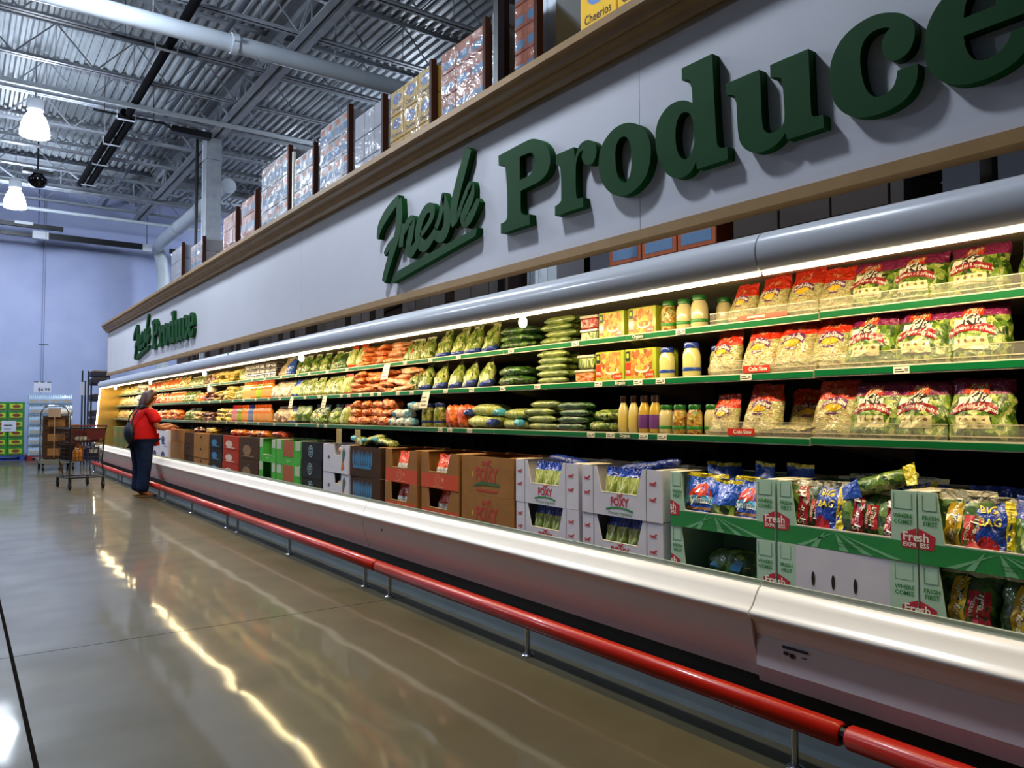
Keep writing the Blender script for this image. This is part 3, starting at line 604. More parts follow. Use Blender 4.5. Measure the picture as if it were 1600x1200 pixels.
# red bumper rail
def rail(y0, y1, label, posts):
    t = thing('bumper_rail', label, 'rail', (2.53, 0, 0))
    a = MB(); a.path([(0,y0,.185),(0,y0+.01,.185),(0,y1-.01,.185),(0,y1,.185)], [.036,.043,.043,.036], 20); obj('red_sleeve', a, M_RED, t, smooth=True)
    b = MB(); b.tube((0,y0-.02,.185),(0,y1+.02,.185),.03,12); obj('steel_core', b, M_BLACK, t)
    for y in posts:
        c = MB(); c.tube((0,y,0),(0,y,.15),.014,12); c.lathe([(.034,0),(.034,.006),(.026,.012),(.016,.016)], (0,y,0), 16); obj('post', c, M_CHROME, t, smooth=True)
seams = [-1.66-.45, 1.56, 5.25, 8.93, 12.6, 16.3, 19.9]
RL = ['nearest red round bumper rail on chrome posts along the case foot', 'second nearest red bumper rail piece along the case foot', 'third nearest red bumper rail piece along the case foot', 'fourth red bumper rail piece, in front of the dark vegetable cartons', 'fifth red bumper rail piece, beyond the shopper feet', 'farthest red bumper rail piece, behind the shopping cart']
for i in range(6):
    a_, b_ = seams[i]+.012, seams[i+1]-.012; d_ = b_-a_
    rail(a_, b_, RL[i], [a_+.19, a_+.19+(d_-.38)/2, b_-.19])

# ------------------------------------------------------------------ packaging materials
F_SLAW = food('shredded_slaw', [(0,'#8f9450'),(.3,'#c4bd84'),(.6,'#dcd3a8'),(.8,'#98a45c'),(.93,'#c98a4a'),(1,'#7c4a66')], 110, (1,.6,2.2), kind='vor')
F_SALAD = food('salad_leaves', [(0,'#1c330b'),(.3,'#3c6416'),(.6,'#6f9428'),(.85,'#a9b955'),(1,'#ced08a')], 52, (1,1,.8))
F_LETT = food('lettuce_hearts', [(0,'#24400f'),(.25,'#5a7a22'),(.55,'#8ea241'),(.8,'#bcc078'),(1,'#d9d6a4')], 48, (1.5,1,.4))
F_DGREEN = food('dark_leafy_greens', [(0,'#0c220b'),(.4,'#1d4715'),(.75,'#3d7426'),(1,'#7fa04a')], 34, (1,1,.7))
F_CARROT = food('baby_carrots', [(0,'#b5470f'),(.4,'#dd6a1c'),(.75,'#ec8633'),(1,'#f4a95e')], 42, (1,1,1.3), bump=.9)
F_CARROTP = food('pale_carrots', [(0,'#cf7a4a'),(.5,'#e6a173'),(1,'#f2cdab')], 30, (1,1,1), bump=.7)
F_CUKE = food('cucumber_skin', [(0,'#3c4f1c'),(.5,'#657b2f'),(1,'#96a152')], 16, (.4,1,2), bump=.15, kind='noise')
F_ZUKE = food('zucchini_skin', [(0,'#0c250d'),(.6,'#1b4a18'),(1,'#3a7426')], 20, (.4,1,2), bump=.1, kind='noise')
F_CELERY = food('celery_stalks', [(0,'#7a9438'),(.5,'#b1bf66'),(1,'#dfe0a8')], 34, (2.2,1,.15), bump=.5, kind='noise')
F_SPIN = food('spinach_leaves', [(0,'#10280c'),(.5,'#2d531a'),(.85,'#54802c'),(1,'#8aa04c')], 26)
F_MUSH = food('white_mushrooms', [(0,'#a0907a'),(.3,'#d9cdb8'),(1,'#f3ede0')], 24, bump=1)
F_MUSHB = food('brown_mushrooms', [(0,'#6e4e33'),(.4,'#b58f67'),(1,'#e2cfae')], 24, bump=1)
F_APPLE = food('yellow_apples', [(0,'#b99a2c'),(.5,'#dcc052'),(1,'#eedd8c')], 17, bump=1)
F_ORANGE = food('oranges_in_net', [(0,'#c95a10'),(.5,'#e87d1d'),(1,'#f3a03f')], 17, bump=1)
F_REDS = food('red_and_orange_fruit', [(0,'#a52413'),(.35,'#d4461c'),(.65,'#e88827'),(1,'#f0c443')], 17, bump=1)
F_MIXED = food('mixed_fruit', [(0,'#7f1f1a'),(.3,'#c99a30'),(.6,'#e6cf7b'),(.85,'#a9b646'),(1,'#efe6c8')], 17, bump=1)
F_DARKR = food('dark_red_fruit', [(0,'#2a0d10'),(.5,'#5f1a1d'),(.8,'#8d3a2c'),(1,'#c98a6a')], 20, bump=1)
F_BERRY = food('dark_berries', [(0,'#0d0912'),(.6,'#22142a'),(1,'#47304a')], 40, bump=.8)
F_BEIGE = food('beige_nuts', [(0,'#b89a6e'),(.5,'#d8c39c'),(1,'#ece0c4')], 50, bump=.5)
F_RADISH = food('blue_white_pack', [(0,'#2c78b8'),(.35,'#4aa3d8'),(.55,'#d8e4ee'),(1,'#f1f3f4')], 14, bump=.4)
F_TOM = food('red_tomatoes', [(0,'#8e160c'),(.5,'#c4281a'),(1,'#e0553d')], 24, bump=.8)
F_PEP = food('orange_peppers', [(0,'#b8330c'),(.5,'#e0591a'),(1,'#ee8a3a')], 22, bump=.8)
R_HEAD = film('red_orange_film', '#cf2f12'); P_HEAD = film('magenta_film', '#861f57'); B_FILM = film('blue_film', '#1c3fa8'); DKG_FILM = film('dark_green_film', '#134f28')
BLUE2 = film('bright_blue_film', '#1f56c4'); LB_FILM = film('light_blue_film', '#4fb0dc'); Y_FILM = film('yellow_film', '#e3cf1c'); WHT_FILM = film('white_film', '#ded9d0'); CLR_FILM = film('clear_film_edge', '#cfcbb6')
PURP = mat('print_purple', '#6a2a6e', rough=.3, coat=.6); YEL = mat('print_yellow', '#e8bf2a', rough=.3, coat=.6); WHT = mat('print_white', '#efece4', rough=.35, coat=.5)
CREAM = mat('print_cream', '#e3dcae', rough=.35, coat=.5); CRIM = mat('print_crimson', '#9c1d2e', rough=.3, coat=.6); ORED = mat('print_orange_red', '#d2401c', rough=.3, coat=.6)
DKP = mat('print_dark', '#2d2226', rough=.5); PGRN = mat('print_green', '#2f8a3a', rough=.4); FRED = mat('badge_red', '#c02a33', rough=.4)

def bag(w, h, d, zones, seed, taper=.14, lean=.25, top=.9, wr=.007, nu=16, nv=18, base=.16):
    """standing pillow bag facing -Y: zones = [(v0, v1, material, part name)]. Returns (empty, surface function)"""
    def prof(v): 
        a = min(1, (v+.03)/base); a = math.sqrt(max(0, 1-(1-a)**2))
        b = 1 if v < .45 else max(.035, math.cos((v-.45)/(top-.45)*PI/2)**.75 if v < top else .035)
        return a*b
    def S(u, v, side=-1, e=0):
        T = d/2*max(0, 1-abs(u)**2.4)**.55*prof(v) + .002
        nz = noise.noise(Vector((u*2.2+seed*3.1, v*3.3, side+seed)))*wr*1.6 + noise.noise(Vector((u*6+seed, v*7, side*2.+seed)))*wr
        x = w/2*u*(1-taper*v)*(1-.12*(1-min(1, v/.12))**2) + noise.noise(Vector((v*4, seed, 3)))*wr*1.3
        z = h*v + (noise.noise(Vector((u*2, seed, 9)))*.012 if v > .8 else 0)*1
        return Vector((x, side*(T+e) + side*nz*(1-abs(u)**3)*min(1, v*6) + lean*z + d/2*.85, max(z, .001)))
    root = bpy.data.objects.new('bag', None); COL.objects.link(root)
    for v0, v1, m, nm in zones:
        mb = MB(); n_ = max(2, int(round(nv*(v1-v0)))); vs = []; fs = []; R_ = 2*nu
        for j in range(n_+1):
            v = v0+(v1-v0)*j/n_
            for i in range(nu): vs.append(S(-1+2*i/nu, v, -1))
            for i in range(nu): vs.append(S(1-2*i/nu, v, 1))
        for j in range(n_):
            for i in range(R_): fs.append((j*R_+i, j*R_+(i+1) % R_, (j+1)*R_+(i+1) % R_, (j+1)*R_+i))
        if v0 == 0: fs.append(tuple(reversed(range(R_))))
        if v1 >= 1: fs.append(tuple(n_*R_+i for i in range(R_)))
        mb.add(vs, fs); obj(nm, mb, m, root, smooth=True, ang=70)
    fn = lambda a, b, dd=0: S(max(-1, min(1, a)), b, -1, .0022 + dd)
    return root, fn
def grid_patch(mb, loop_fn, fn, n=10, m=3, mi=0):
    vs = []; fs = []
    for j in range(m+1):
        for i in range(n+1): a, b = loop_fn(i/n, j/m); vs.append(fn(a, b, 0))
    for j in range(m):
        for i in range(n): fs.append((j*(n+1)+i, j*(n+1)+i+1, (j+1)*(n+1)+i+1, (j+1)*(n+1)+i))
    mb.add(vs, fs, mi)
def name(o, nm, cat): o.name = nm; o['category'] = cat; return o
def lumpy(nm, w, d, h, m, seed, lump=.012, fr=9, sx=24, sz=14, pw=2.6, cat=None):
    """lying sack: superellipsoid with lumps, resting on z = 0"""
    mb = MB(); vs = []; fs = []
    for j in range(sz+1):
        ph = -PI/2 + PI*j/sz
        for i in range(sx):
            th = 2*PI*i/sx; c, s_ = math.cos(th), math.sin(th); cp, sp_ = math.cos(ph), math.sin(ph)
            f = lambda q: math.copysign(abs(q)**(2/pw), q)
            p = Vector((w/2*f(c)*f(cp) if cp > 1e-6 else 0, d/2*f(s_)*f(cp) if cp > 1e-6 else 0, h/2*f(sp_)))
            k = 1 + noise.noise(p*fr*4 + Vector((seed, seed*2, 0)))*lump/.05*.5 + noise.noise(p*fr*1.2 + Vector((seed, 0, 0)))*.10
            p = Vector((p.x*k, p.y*k, p.z*k)); p.z = max(p.z+h/2, 0)
            vs.append(p)
    for j in range(sz):
        for i in range(sx): fs.append((j*sx+i, j*sx+(i+1) % sx, (j+1)*sx+(i+1) % sx, (j+1)*sx+i))
    mb.add(vs, fs); return obj(nm, mb, m, smooth=True, ang=80)

# ---- coleslaw bag
def slaw(seed, w=.225, h=.245):
    r, S = bag(w, h, .105, [(0, .67, F_SLAW, 'clear_bag'), (.67, 1, R_HEAD, 'red_printed_top')], seed, taper=.24, lean=.28, wr=.012)
    mb = MB(); grid_patch(mb, lambda s, t: ((s-.5)*1.15, .50+.13*t + .09*(1-(2*s-1)**2)), S, 12, 2); obj('purple_arched_band', mb, PURP, r)
    mb = MB(); grid_patch(mb, lambda s, t: ((s-.5)*.80, .515+(t-.5)*.13*math.sqrt(max(.02, 1-(2*s-1)**2)) + .02), lambda a, b, d: S(a, b, .0006), 10, 2); obj('yellow_oval', mb, YEL, r)
    mb = MB(); grid_patch(mb, lambda s, t: ((s-.5)*.55, .415+.03*t), S, 6, 1); obj('small_purple_line', mb, PURP, r)
    mb = MB(); put_text(mb, 'Cole Slaw', lambda a, b, d: S(a/(w/2), .53 + b/h + .09*(1-(a/(w/2)/.575)**2), .0012), 0, 0, .030, .03, .1); obj('lettering', mb, WHT, r)
    mb = MB(); put_text(mb, 'Fresh', lambda a, b, d: S(a/(w/2), .77 + b/h, .0010), 0, 0, .036, .02, .2); obj('small_yellow_lettering', mb, mat('print_pale_orange', '#f0a070', rough=.35), r)
    return name(r, 'coleslaw_bag', 'coleslaw bag')
# ---- salad kit bag
def kit(seed, w=.245, h=.235):
    r, S = bag(w, h, .14, [(0, .76, F_SALAD, 'clear_bag'), (.76, 1, P_HEAD, 'magenta_printed_top')], seed, taper=.13, lean=.16, top=.98, wr=.012)
    mb = MB(); grid_patch(mb, lambda s, t: (-.42+.72*s, .78+.15*t - .02*(2*s-1)**2), S, 8, 3); obj('orange_badge', mb, ORED, r)
    mb = MB(); put_text(mb, 'Fresh', lambda a, b, d: S(-.06+a/(w/2), .84+b/h, .0012), 0, 0, .032, .02, .2); put_text(mb, 'EXPRESS', lambda a, b, d: S(-.06+a/(w/2), .79+b/h, .0012), 0, 0, .013, .02); obj('badge_lettering', mb, CREAM, r)
    mb = MB(); grid_patch(mb, lambda s, t: (-.62+1.05*s, .62+.10*t - .08*(2*s-1)**2*(1-t)), S, 10, 3); obj('white_flash', mb, WHT, r)
    mb = MB(); put_text(mb, 'Kit', lambda a, b, d: S(-.08+a/(w/2), .645+b/h, .0016), 0.003, -.003, .058, .05, .25); obj('kit_shadow', mb, DKP, r)
    mb = MB(); put_text(mb, 'Kit', lambda a, b, d: S(-.08+a/(w/2), .645+b/h, .0026), 0, 0, .055, .02, .25); obj('kit_lettering', mb, WHT, r)
    mb = MB(); grid_patch(mb, lambda s, t: (-.70+1.36*s, .42+.14*t + .10*(1-(2*s-1)**2)), lambda a, b, d: S(a, b, .0008), 12, 3); obj('crimson_banner', mb, CRIM, r)
    mb = MB(); put_text(mb, 'Parisienne Supreme', lambda a, b, d: S(-.02+a/(w/2), .455+b/h + .10*(1-((a/(w/2))/.68)**2), .0018), 0, 0, .0225, .02); obj('banner_lettering', mb, WHT, r)
    mb = MB(); grid_patch(mb, lambda s, t: (-.56+1.05*s, .215+.205*t), S, 8, 4); obj('cream_panel', mb, CREAM, r)
    mb = MB()
    for i in range(4): mb.plate([ell(-.40+i*.24, .36, .07 if i != 2 else .05, .028, 8)], lambda a, b, d: S(a, b, .0008))
    for i in range(3): mb.plate([rect(-.45, .24+i*.026, .40-.1*i, .25+i*.026)], lambda a, b, d: S(a, b, .0006))
    obj('panel_print', mb, mat('print_tan_brown', '#8c6a4a', rough=.5), r)
    return name(r, 'salad_kit_bag', 'salad kit')
# ---- jars and bottles
GLASS = mat('mayonnaise_in_glass', '#dcd0a0', rough=.2, coat=1); SALSA = food('chunky_relish', [(0,'#8a2f14'),(.4,'#c99a2e'),(.7,'#e3cf7d'),(1,'#54742a')], 55, coat=1)
def jar(body, lid, band, nm, label2=None, h=.165, r0=.043):
    t = bpy.data.objects.new(nm, None); COL.objects.link(t); t['category'] = 'jar'
    mb = MB(); mb.lathe([(r0*.9,0),(r0,.008),(r0,h*.60),(r0*.93,h*.72),(r0*.74,h*.82),(r0*.72,h*.85)], n=24); obj('jar_glass', mb, body, t, smooth=True)
    mb = MB(); mb.lathe([(r0*.80,h*.84),(r0*.82,h*.85),(r0*.82,h*.97),(r0*.76,h)], n=24); obj('lid', mb, lid, t, smooth=True)
    mb = MB(); mb.lathe([(r0+.0008,h*.17),(r0+.0012,h*.175),(r0+.0012,h*.27),(r0+.0008,h*.275)], n=24); obj('label_band', mb, band, t, smooth=True)
    if label2:
        mb = MB()
        for i in range(8): 
            a0, a1 = -PI/2-.9+i*.225, -PI/2-.9+(i+1)*.225
            mb.add([((r0+.0008)*math.cos(a), (r0+.0008)*math.sin(a), z) for a in (a0, a1) for z in (h*.3, h*.58)], [(0,2,3,1)])
        obj('paper_label', mb, label2, t)
    return t
def bottle(body, cap, lab, nm, h=.21, r0=.028, neck=.4, cat='bottle', n=16):
    t = bpy.data.objects.new(nm, None); COL.objects.link(t); t['category'] = cat
    mb = MB(); mb.lathe([(r0*.9,0),(r0,.006),(r0,h*.55),(r0*.85,h*.68),(r0*neck,h*.80),(r0*neck,h*.84)], n=n); obj('bottle_body', mb, body, t, smooth=True)
    mb = MB(); mb.lathe([(r0*neck*1.15,h*.82),(r0*neck*1.25,h*.83),(r0*neck*1.2,h*.99),(r0*neck,h)], n=n); obj('cap', mb, cap, t, smooth=True)
    mb = MB(); mb.lathe([(r0+.0006,h*.12),(r0+.001,h*.13),(r0+.001,h*.48),(r0+.0006,h*.49)], n=n); obj('label_sleeve', mb, lab, t, smooth=True)
    return t
BLID = mat('blue_lid', '#1c3b9e', rough=.3, coat=.5); GLID = mat('green_lid', '#1d6a2c', rough=.3, coat=.5); BRCAP = mat('brown_cap', '#241512', rough=.3, coat=.5); YCAP = mat('yellow_label', '#d8c23a', rough=.4)

SPZ = lambda lv: zs(lv)
def row(proto, lv, ys, lab, group, x=.035, jx=.012, jt=.08, sc=None, lo='right', dz=0):
    n = len(ys); sp = []
    for i, y in enumerate(ys):
        pos = '' if n == 1 else ', %s from the %s' % (ORD[i], lo)
        s_ = (sc[i] if isinstance(sc, list) else sc) if sc else 1
        sp.append((SH[lv][0]+x+J(jx), y, zs(lv)+dz, J(jt), lab + pos, s_))
    return put(proto, sp, group if n > 1 else None)

# ================================================================== the near shelves
# coleslaw bags (three different creases), spots listed by shelf
slaws = [slaw(1.3), slaw(4.1), slaw(8.7)]
slaw_spots = {1: [(1.959, 0, .84), (2.115, .03, .90), (2.300, -.05, .88), (2.467, -.12, .80)],
              2: [(1.961, .06, 1.0), (2.153, .0, 1.05), (2.335, -.04, 1.0), (2.560, -.10, .92)],
              3: [(1.924, .1, 1.02), (2.312, -.03, 1.0), (2.531, -.08, .82)]}
k = 0
for lv, L_ in slaw_spots.items():
    for i, (y, t_, s_) in enumerate(L_):
        dx = .03 if lv == 1 else .035
        extra = {(3,0): 'red-topped coleslaw bag standing apart at the right on the lowest shelf', (3,1): 'upright red-topped coleslaw bag with a crumpled corner on the lowest shelf', (3,2): 'short red-topped coleslaw bag beside the green-lidded jars on the lowest shelf'}
        lb = extra.get((lv, i), 'red-topped coleslaw bag on the %s shelf, %s from the right' % (SN[lv], ORD[i]))
        put(slaws[k % 3], [(SH[lv][0]+dx+J(.006), y, zs(lv), t_, lb, s_)], 'coleslaw bags'); k += 1
# bags behind and a collapsed one
put(slaws[0], [(SH[2][0]+.17, 2.225-.02, zs(2), .2, 'red-topped coleslaw bag half hidden behind the front row on the middle shelf', .95),
               (SH[3][0]+.17, 2.132, zs(3), .3, 'red-topped coleslaw bag leaning behind the tallest one on the lowest shelf', .9)], 'coleslaw bags')
o = lumpy('coleslaw_bag', .24, .16, .055, F_SLAW, 5, .006); tag(o, 'flattened coleslaw bag lying on its side at the front of the lowest shelf', 'coleslaw bag', 'coleslaw bags')
o.location = (SH[3][0]+.10, 2.146, zs(3)); o.rotation_euler = (0, 0, FACE+.1)
a = MB(); a.add([(.06,-.07,.03),(.15,-.08,.05),(.17,-.02,.055),(.15,.05,.03),(.07,.06,.04)], [(0,1,2,3,4)]); obj('red_printed_top', a, R_HEAD, o)
# salad kits
kits = [kit(2.2), kit(5.9), kit(9.4)]
kk = 0
for lv, us in ((1, [1.115, 1.390, 1.603, 1.803]), (2, [1.075, 1.366, 1.575, 1.783]), (3, [1.07, 1.350, 1.562, 1.746])):
    for i, y in enumerate(us):
        put(kits[kk % 3], [(SH[lv][0]+.035+J(.006), y+(0.0 if i else 0), zs(lv), J(.05) + (.1 if i == 0 else 0), 'magenta-topped salad kit bag on the %s shelf, %s from the right' % (SN[lv], ORD[i]), (1.0 if lv > 1 else (1.0, 1, .88)))], 'salad kit bags'); kk += 1
# a second row of kits behind
for lv, ys in ((2, (1.470, 1.671)), (3, (1.652,))):
    for i, y in enumerate(ys): put(kits[0], [(SH[lv][0]+.20, y-.02, zs(lv), J(.1), 'salad kit bag in the row behind on the %s shelf%s' % (SN[lv], ', %s gap from the right' % ORD[i] if len(ys) > 1 else ''), .96)], 'salad kit bags behind the front row')
# jars
jw = name(jar(GLASS, GLID, PGRN, 'sauce_jar'), 'sauce_jar', 'jar')
put(jw, [(SH[1][0]+.07, 2.740, zs(1), 0, 'large white sauce jar with green lid on the top shelf, right of its twin', 1.05), (SH[1][0]+.07, 2.845, zs(1), 0, 'large white sauce jar with green lid on the top shelf, left of its twin', 1.0),
         (SH[1][0]+.20, 2.655+.03, zs(1), 0, 'green-lidded jar standing back in the shade on the top shelf', 1.0), (SH[1][0]+.22, 2.606-.02, zs(1), 0, 'rearmost green-lidded jar beside the coleslaw on the top shelf', .95),
         (SH[3][0]+.07, 2.903, zs(3), 0, 'plain white green-lidded jar on the lowest shelf, leftmost of its row', .92), (SH[3][0]+.10, 2.620, zs(3), 0, 'white green-lidded jar on the lowest shelf, rightmost of its row', .92)], 'green-lidded jars')
js = name(jar(SALSA, GLID, PGRN, 'relish_jar'), 'relish_jar', 'jar')
put(js, [(SH[1][0]+.06, 2.946, zs(1), 0, 'relish jar with green lid and mottled contents on the top shelf'), (SH[3][0]+.06, 2.799, zs(3), 0, 'mottled green-lidded relish jar on the lowest shelf, left of two', .92), (SH[3][0]+.06, 2.699, zs(3), 0, 'mottled green-lidded relish jar on the lowest shelf, right of two', .92)], 'green-lidded jars')
jm = name(jar(mat('pale_mayonnaise', '#d9d692', rough=.2, coat=1), BLID, mat('blue_band', '#2447a4', rough=.3, coat=.4), 'mayonnaise_jar'), 'mayonnaise_jar', 'jar')
put(jm, [(SH[2][0]+.06, 2.918, zs(2), 0, 'blue-lidded mayonnaise jar on the middle shelf, leftmost in front', 1.0), (SH[2][0]+.05, 2.739, zs(2), 0, 'tallest blue-lidded jar in front on the middle shelf, beside the coleslaw', 1.08),
         (SH[2][0]+.17, 2.822+.01, zs(2), 0, 'blue-lidded jar standing back between the two front ones', .98), (SH[2][0]+.17, 2.667, zs(2), 0, 'blue-lidded jar half hidden behind the tallest jar and the coleslaw', .98)], 'blue-lidded jars')
bt = name(bottle(mat('cream_dressing', '#d8c88a', rough=.25, coat=1), BRCAP, mat('cream_label', '#cdb96a', rough=.4), 'dressing_bottle', .205, .030, .5), 'dressing_bottle', 'bottle')
put(bt, [(SH[3][0]+.06, u, zs(3), 0, l) for u, l in ((3.221, 'cream dressing bottle with dark cap on the lowest shelf, leftmost'), (3.139, 'cream dressing bottle with dark cap, right of the leftmost one'))], 'dark-capped dressing bottles')
bd = name(bottle(mat('yellow_dressing', '#c8a83c', rough=.25, coat=1), BRCAP, mat('purple_label', '#6a3a8a', rough=.4), 'dressing_bottle', .205, .034, .55), 'dressing_bottle', 'bottle')
put(bd, [(SH[3][0]+.06, 3.055, zs(3), 0, 'yellow dressing bottle with dark cap and purple label, left one'), (SH[3][0]+.06, 2.973, zs(3), 0, 'yellow dressing bottle with dark cap and purple label, right one')], 'dark-capped dressing bottles')
# soup boxes
def soup():
    t = thing('soup_box', 'x', 'soup box'); w, h = .215, .155
    a = MB(); a.bbox((-w/2, 0, 0), (w/2, .16, h), .003); obj('carton', a, mat('lime_carton', '#a8b52c', rough=.4, coat=.4), t)
    F = lambda p, q, d: (p, -.0008-d, q)
    a = MB(); a.plate([rect(-.065,.012,.085,.148)], F); obj('yellow_picture', a, food('stew_picture', [(0,'#8a3a12'),(.4,'#d98a28'),(.7,'#eccb55'),(1,'#c7442a')], 38, bump=0, coat=.2), t)
    F2 = lambda p, q, d: (p, -.0014-d, q)
    a = MB(); a.plate([ell(.015,.055,.050,.022)], F2); obj('bowl_rim', a, WHT, t)
    a = MB(); a.plate([ell(.015,.060,.044,.016)], lambda p, q, d: (p, -.002, q)); obj('stew', a, MATS['stew_picture'], t)
    a = MB(); a.plate([rect(-.100,.095,-.068,.145)], F2); obj('dark_square', a, mat('print_black', '#1a1c14', rough=.4), t)
    a = MB(); a.plate([rect(-.093,.112,-.076,.134)], lambda p, q, d: (p, -.002, q)); obj('lime_square', a, mat('print_lime', '#b2cf2a', rough=.4), t)
    a = MB(); a.plate([rect(-.102,.022,-.062,.088)], F2); a.plate([[(.035,.004),(.098,.012),(.098,.042),(.035,.034)]], F2); obj('red_square', a, ORED, t)
    a = MB(); put_text(a, '70%', lambda p, q, d: (p, -.002, q), -.082, .034, .022, .02); put_text(a, '2 PACK', lambda p, q, d: (p, -.002, q), .067, .018, .015, .02); obj('lettering', a, WHT, t)
    return t
sbx = soup()
put(sbx, [(SH[1][0]+.04, 3.387, zs(1), 0, 'lime and orange boxed soup on the top shelf, left one', 1.0), (SH[1][0]+.04, 3.135, zs(1), 0, 'lime and orange boxed soup on the top shelf, right one beside the relish jar', 1.0),
          (SH[2][0]+.04, 3.355, zs(2), 0, 'lime and orange boxed soup on the middle shelf, left one', 1.12), (SH[2][0]+.04, 3.105, zs(2), 0, 'lime and orange boxed soup on the middle shelf, right one beside the mayonnaise', 1.12)], 'boxed soups')
# clamshell stacks
def clam(m, nm='produce_tray', w=.15, h=.07, lid=None):
    t = thing(nm, 'x', 'tray')
    a = MB(); a.bbox((-w/2, 0, 0), (w/2, .11, h*.82), .008); obj('contents', a, m, t)
    a = MB(); a.bbox((-w/2-.003, -.003, h*.80), (w/2+.003, .113, h), .003); obj('clear_lid', a, lid or mat('tray_lid', '#d6cfc0', rough=.15, coat=1), t)
    return t
c1 = clam(F_LETT); put(c1, [(SH[1][0]+.05, 3.599, zs(1), 0, 'clear tray of green vegetables under the tomatoes on the top shelf'), (SH[2][0]+.05, 3.576, zs(2)+.085, 0, 'clear tray of green vegetables stacked on the orange one, middle shelf', (1, 1, 1.15))])
c2 = clam(F_TOM); put(c2, [(SH[1][0]+.05, 3.599, zs(1)+.072, .05, 'clear tray of red tomatoes stacked on the green tray, top shelf', (1, 1, 1.2))])
c3 = clam(F_CARROT); put(c3, [(SH[2][0]+.05, 3.594, zs(2), 0, 'clear tray of orange vegetables at the bottom on the middle shelf', (1.1, 1, 1.1))])
# cucumbers: individual long ones, wrapped
def cuke(m, nm, L_=.30, r=.024):
    mb = MB(); pts = []; rr = []
    for i in range(13): s_ = i/12; pts.append(((s_-.5)*L_, .006*math.sin(s_*PI), r)); rr.append(r*(min(1, .35+math.sin(min(1, s_*4)*PI/2)*.65) if s_ < .5 else min(1, .35+math.sin(min(1, (1-s_)*4)*PI/2)*.65)))
    mb.path(pts, rr, 10); return obj(nm, mb, m, smooth=True)
def stack(proto, lv, yc, n_l, per, lab, group, cat, dz=.044, x0=.05, dy=.06, sc=1):
    sp = []; 
    for l in range(n_l):
        m_ = per - (1 if l == n_l-1 else 0)
        for j in range(m_):
            sp.append((SH[lv][0]+x0+j*.052+J(.004), yc + J(dy*.5) - (l % 2)*.02, zs(lv)+l*dz, J(.05), lab, sc))
    proto['category'] = cat
    put(proto, sp, group)
ck = cuke(F_CUKE, 'cucumber')
stack(ck, 1, 3.911, 4, 4, 'plastic-wrapped cucumber in the stack on the top shelf', 'cucumbers on the top shelf', 'cucumber', sc=(1.05,1,1))
stack(ck, 2, 3.920, 5, 4, 'plastic-wrapped cucumber in the stack on the middle shelf', 'cucumbers on the middle shelf', 'cucumber', dz=.042)
stack(ck, 3, 3.962, 4, 3, 'plastic-wrapped pale green cucumber in the stack on the lowest shelf', 'cucumbers on the lowest shelf', 'cucumber', dz=.047)
zk = cuke(F_ZUKE, 'zucchini', .27, .026)
stack(zk, 3, 3.655, 4, 3, 'dark green zucchini in the pile on the lowest shelf', 'zucchini on the lowest shelf', 'zucchini', dz=.042)
# leafy greens piles
def green_pile(lv, ys, m, lab, group, n_l=2, w=.26, h=.075, nm='greens_bag', cat='bag of greens', x=.13, d=.22, seed=3, lump=.012, jr=.3, jy=.02):
    protos = [lumpy(nm, w, d, h, m, seed+i*2.3, lump) for i in range(min(3, len(ys)*n_l))]
    for p_ in protos: p_['category'] = cat
    c_ = 0
    for l in range(n_l):
        for i, y in enumerate(ys):
            lb = lab + (', %s layer' % ['bottom', 'second', 'third', 'fourth', 'fifth', 'sixth'][l] if n_l > 1 else '') + (', %s from the right' % ORD[i] if len(ys) > 1 else '')
            put(protos[c_ % len(protos)], [(SH[lv][0]+x+J(.012)+l*.012, y+J(jy), zs(lv)+l*h*.86, J(jr), lb)], group); c_ += 1
green_pile(1, [4.393], F_DGREEN, 'bag of dark green chilies and leaves on the top shelf', 'dark greens on the top shelf', 3, .40, .06)
green_pile(2, [4.391], F_DGREEN, 'bag of dark leafy greens on the middle shelf', 'dark greens on the middle shelf', 2, .36, .075)
green_pile(3, [3.377], F_SALAD, 'clear pack of green leaves right of the zucchini on the lowest shelf', 'green leaf packs on the lowest shelf', 2, .28, .07)
green_pile(3, [4.659], F_CELERY, 'bag of pale celery hearts beside the orange peppers on the lowest shelf', 'celery heart bags on the lowest shelf', 2, .34, .095, cat='celery bag', nm='celery_bag')
green_pile(3, [4.281], F_CELERY, 'bag of pale celery hearts left of the cucumbers on the lowest shelf', 'celery heart bags on the lowest shelf', 2, .32, .075, cat='celery bag', nm='celery_bag')
for i, y in enumerate((4.822, 4.528, 4.433, 4.192)):
    o = lumpy('blue_bag_end', .07, .10, .05, B_FILM if i < 2 else LB_FILM, i+1., .012); tag(o, 'crumpled %s plastic bag end by the celery hearts, %s from the left' % ('dark blue' if i < 2 else 'light blue', ORD[i]), 'bag end', 'celery bag ends'); o.location = (SH[3][0]+.05, y, zs(3)+(.09 if i % 2 == 0 else .02)); o.rotation_euler[2] = FACE
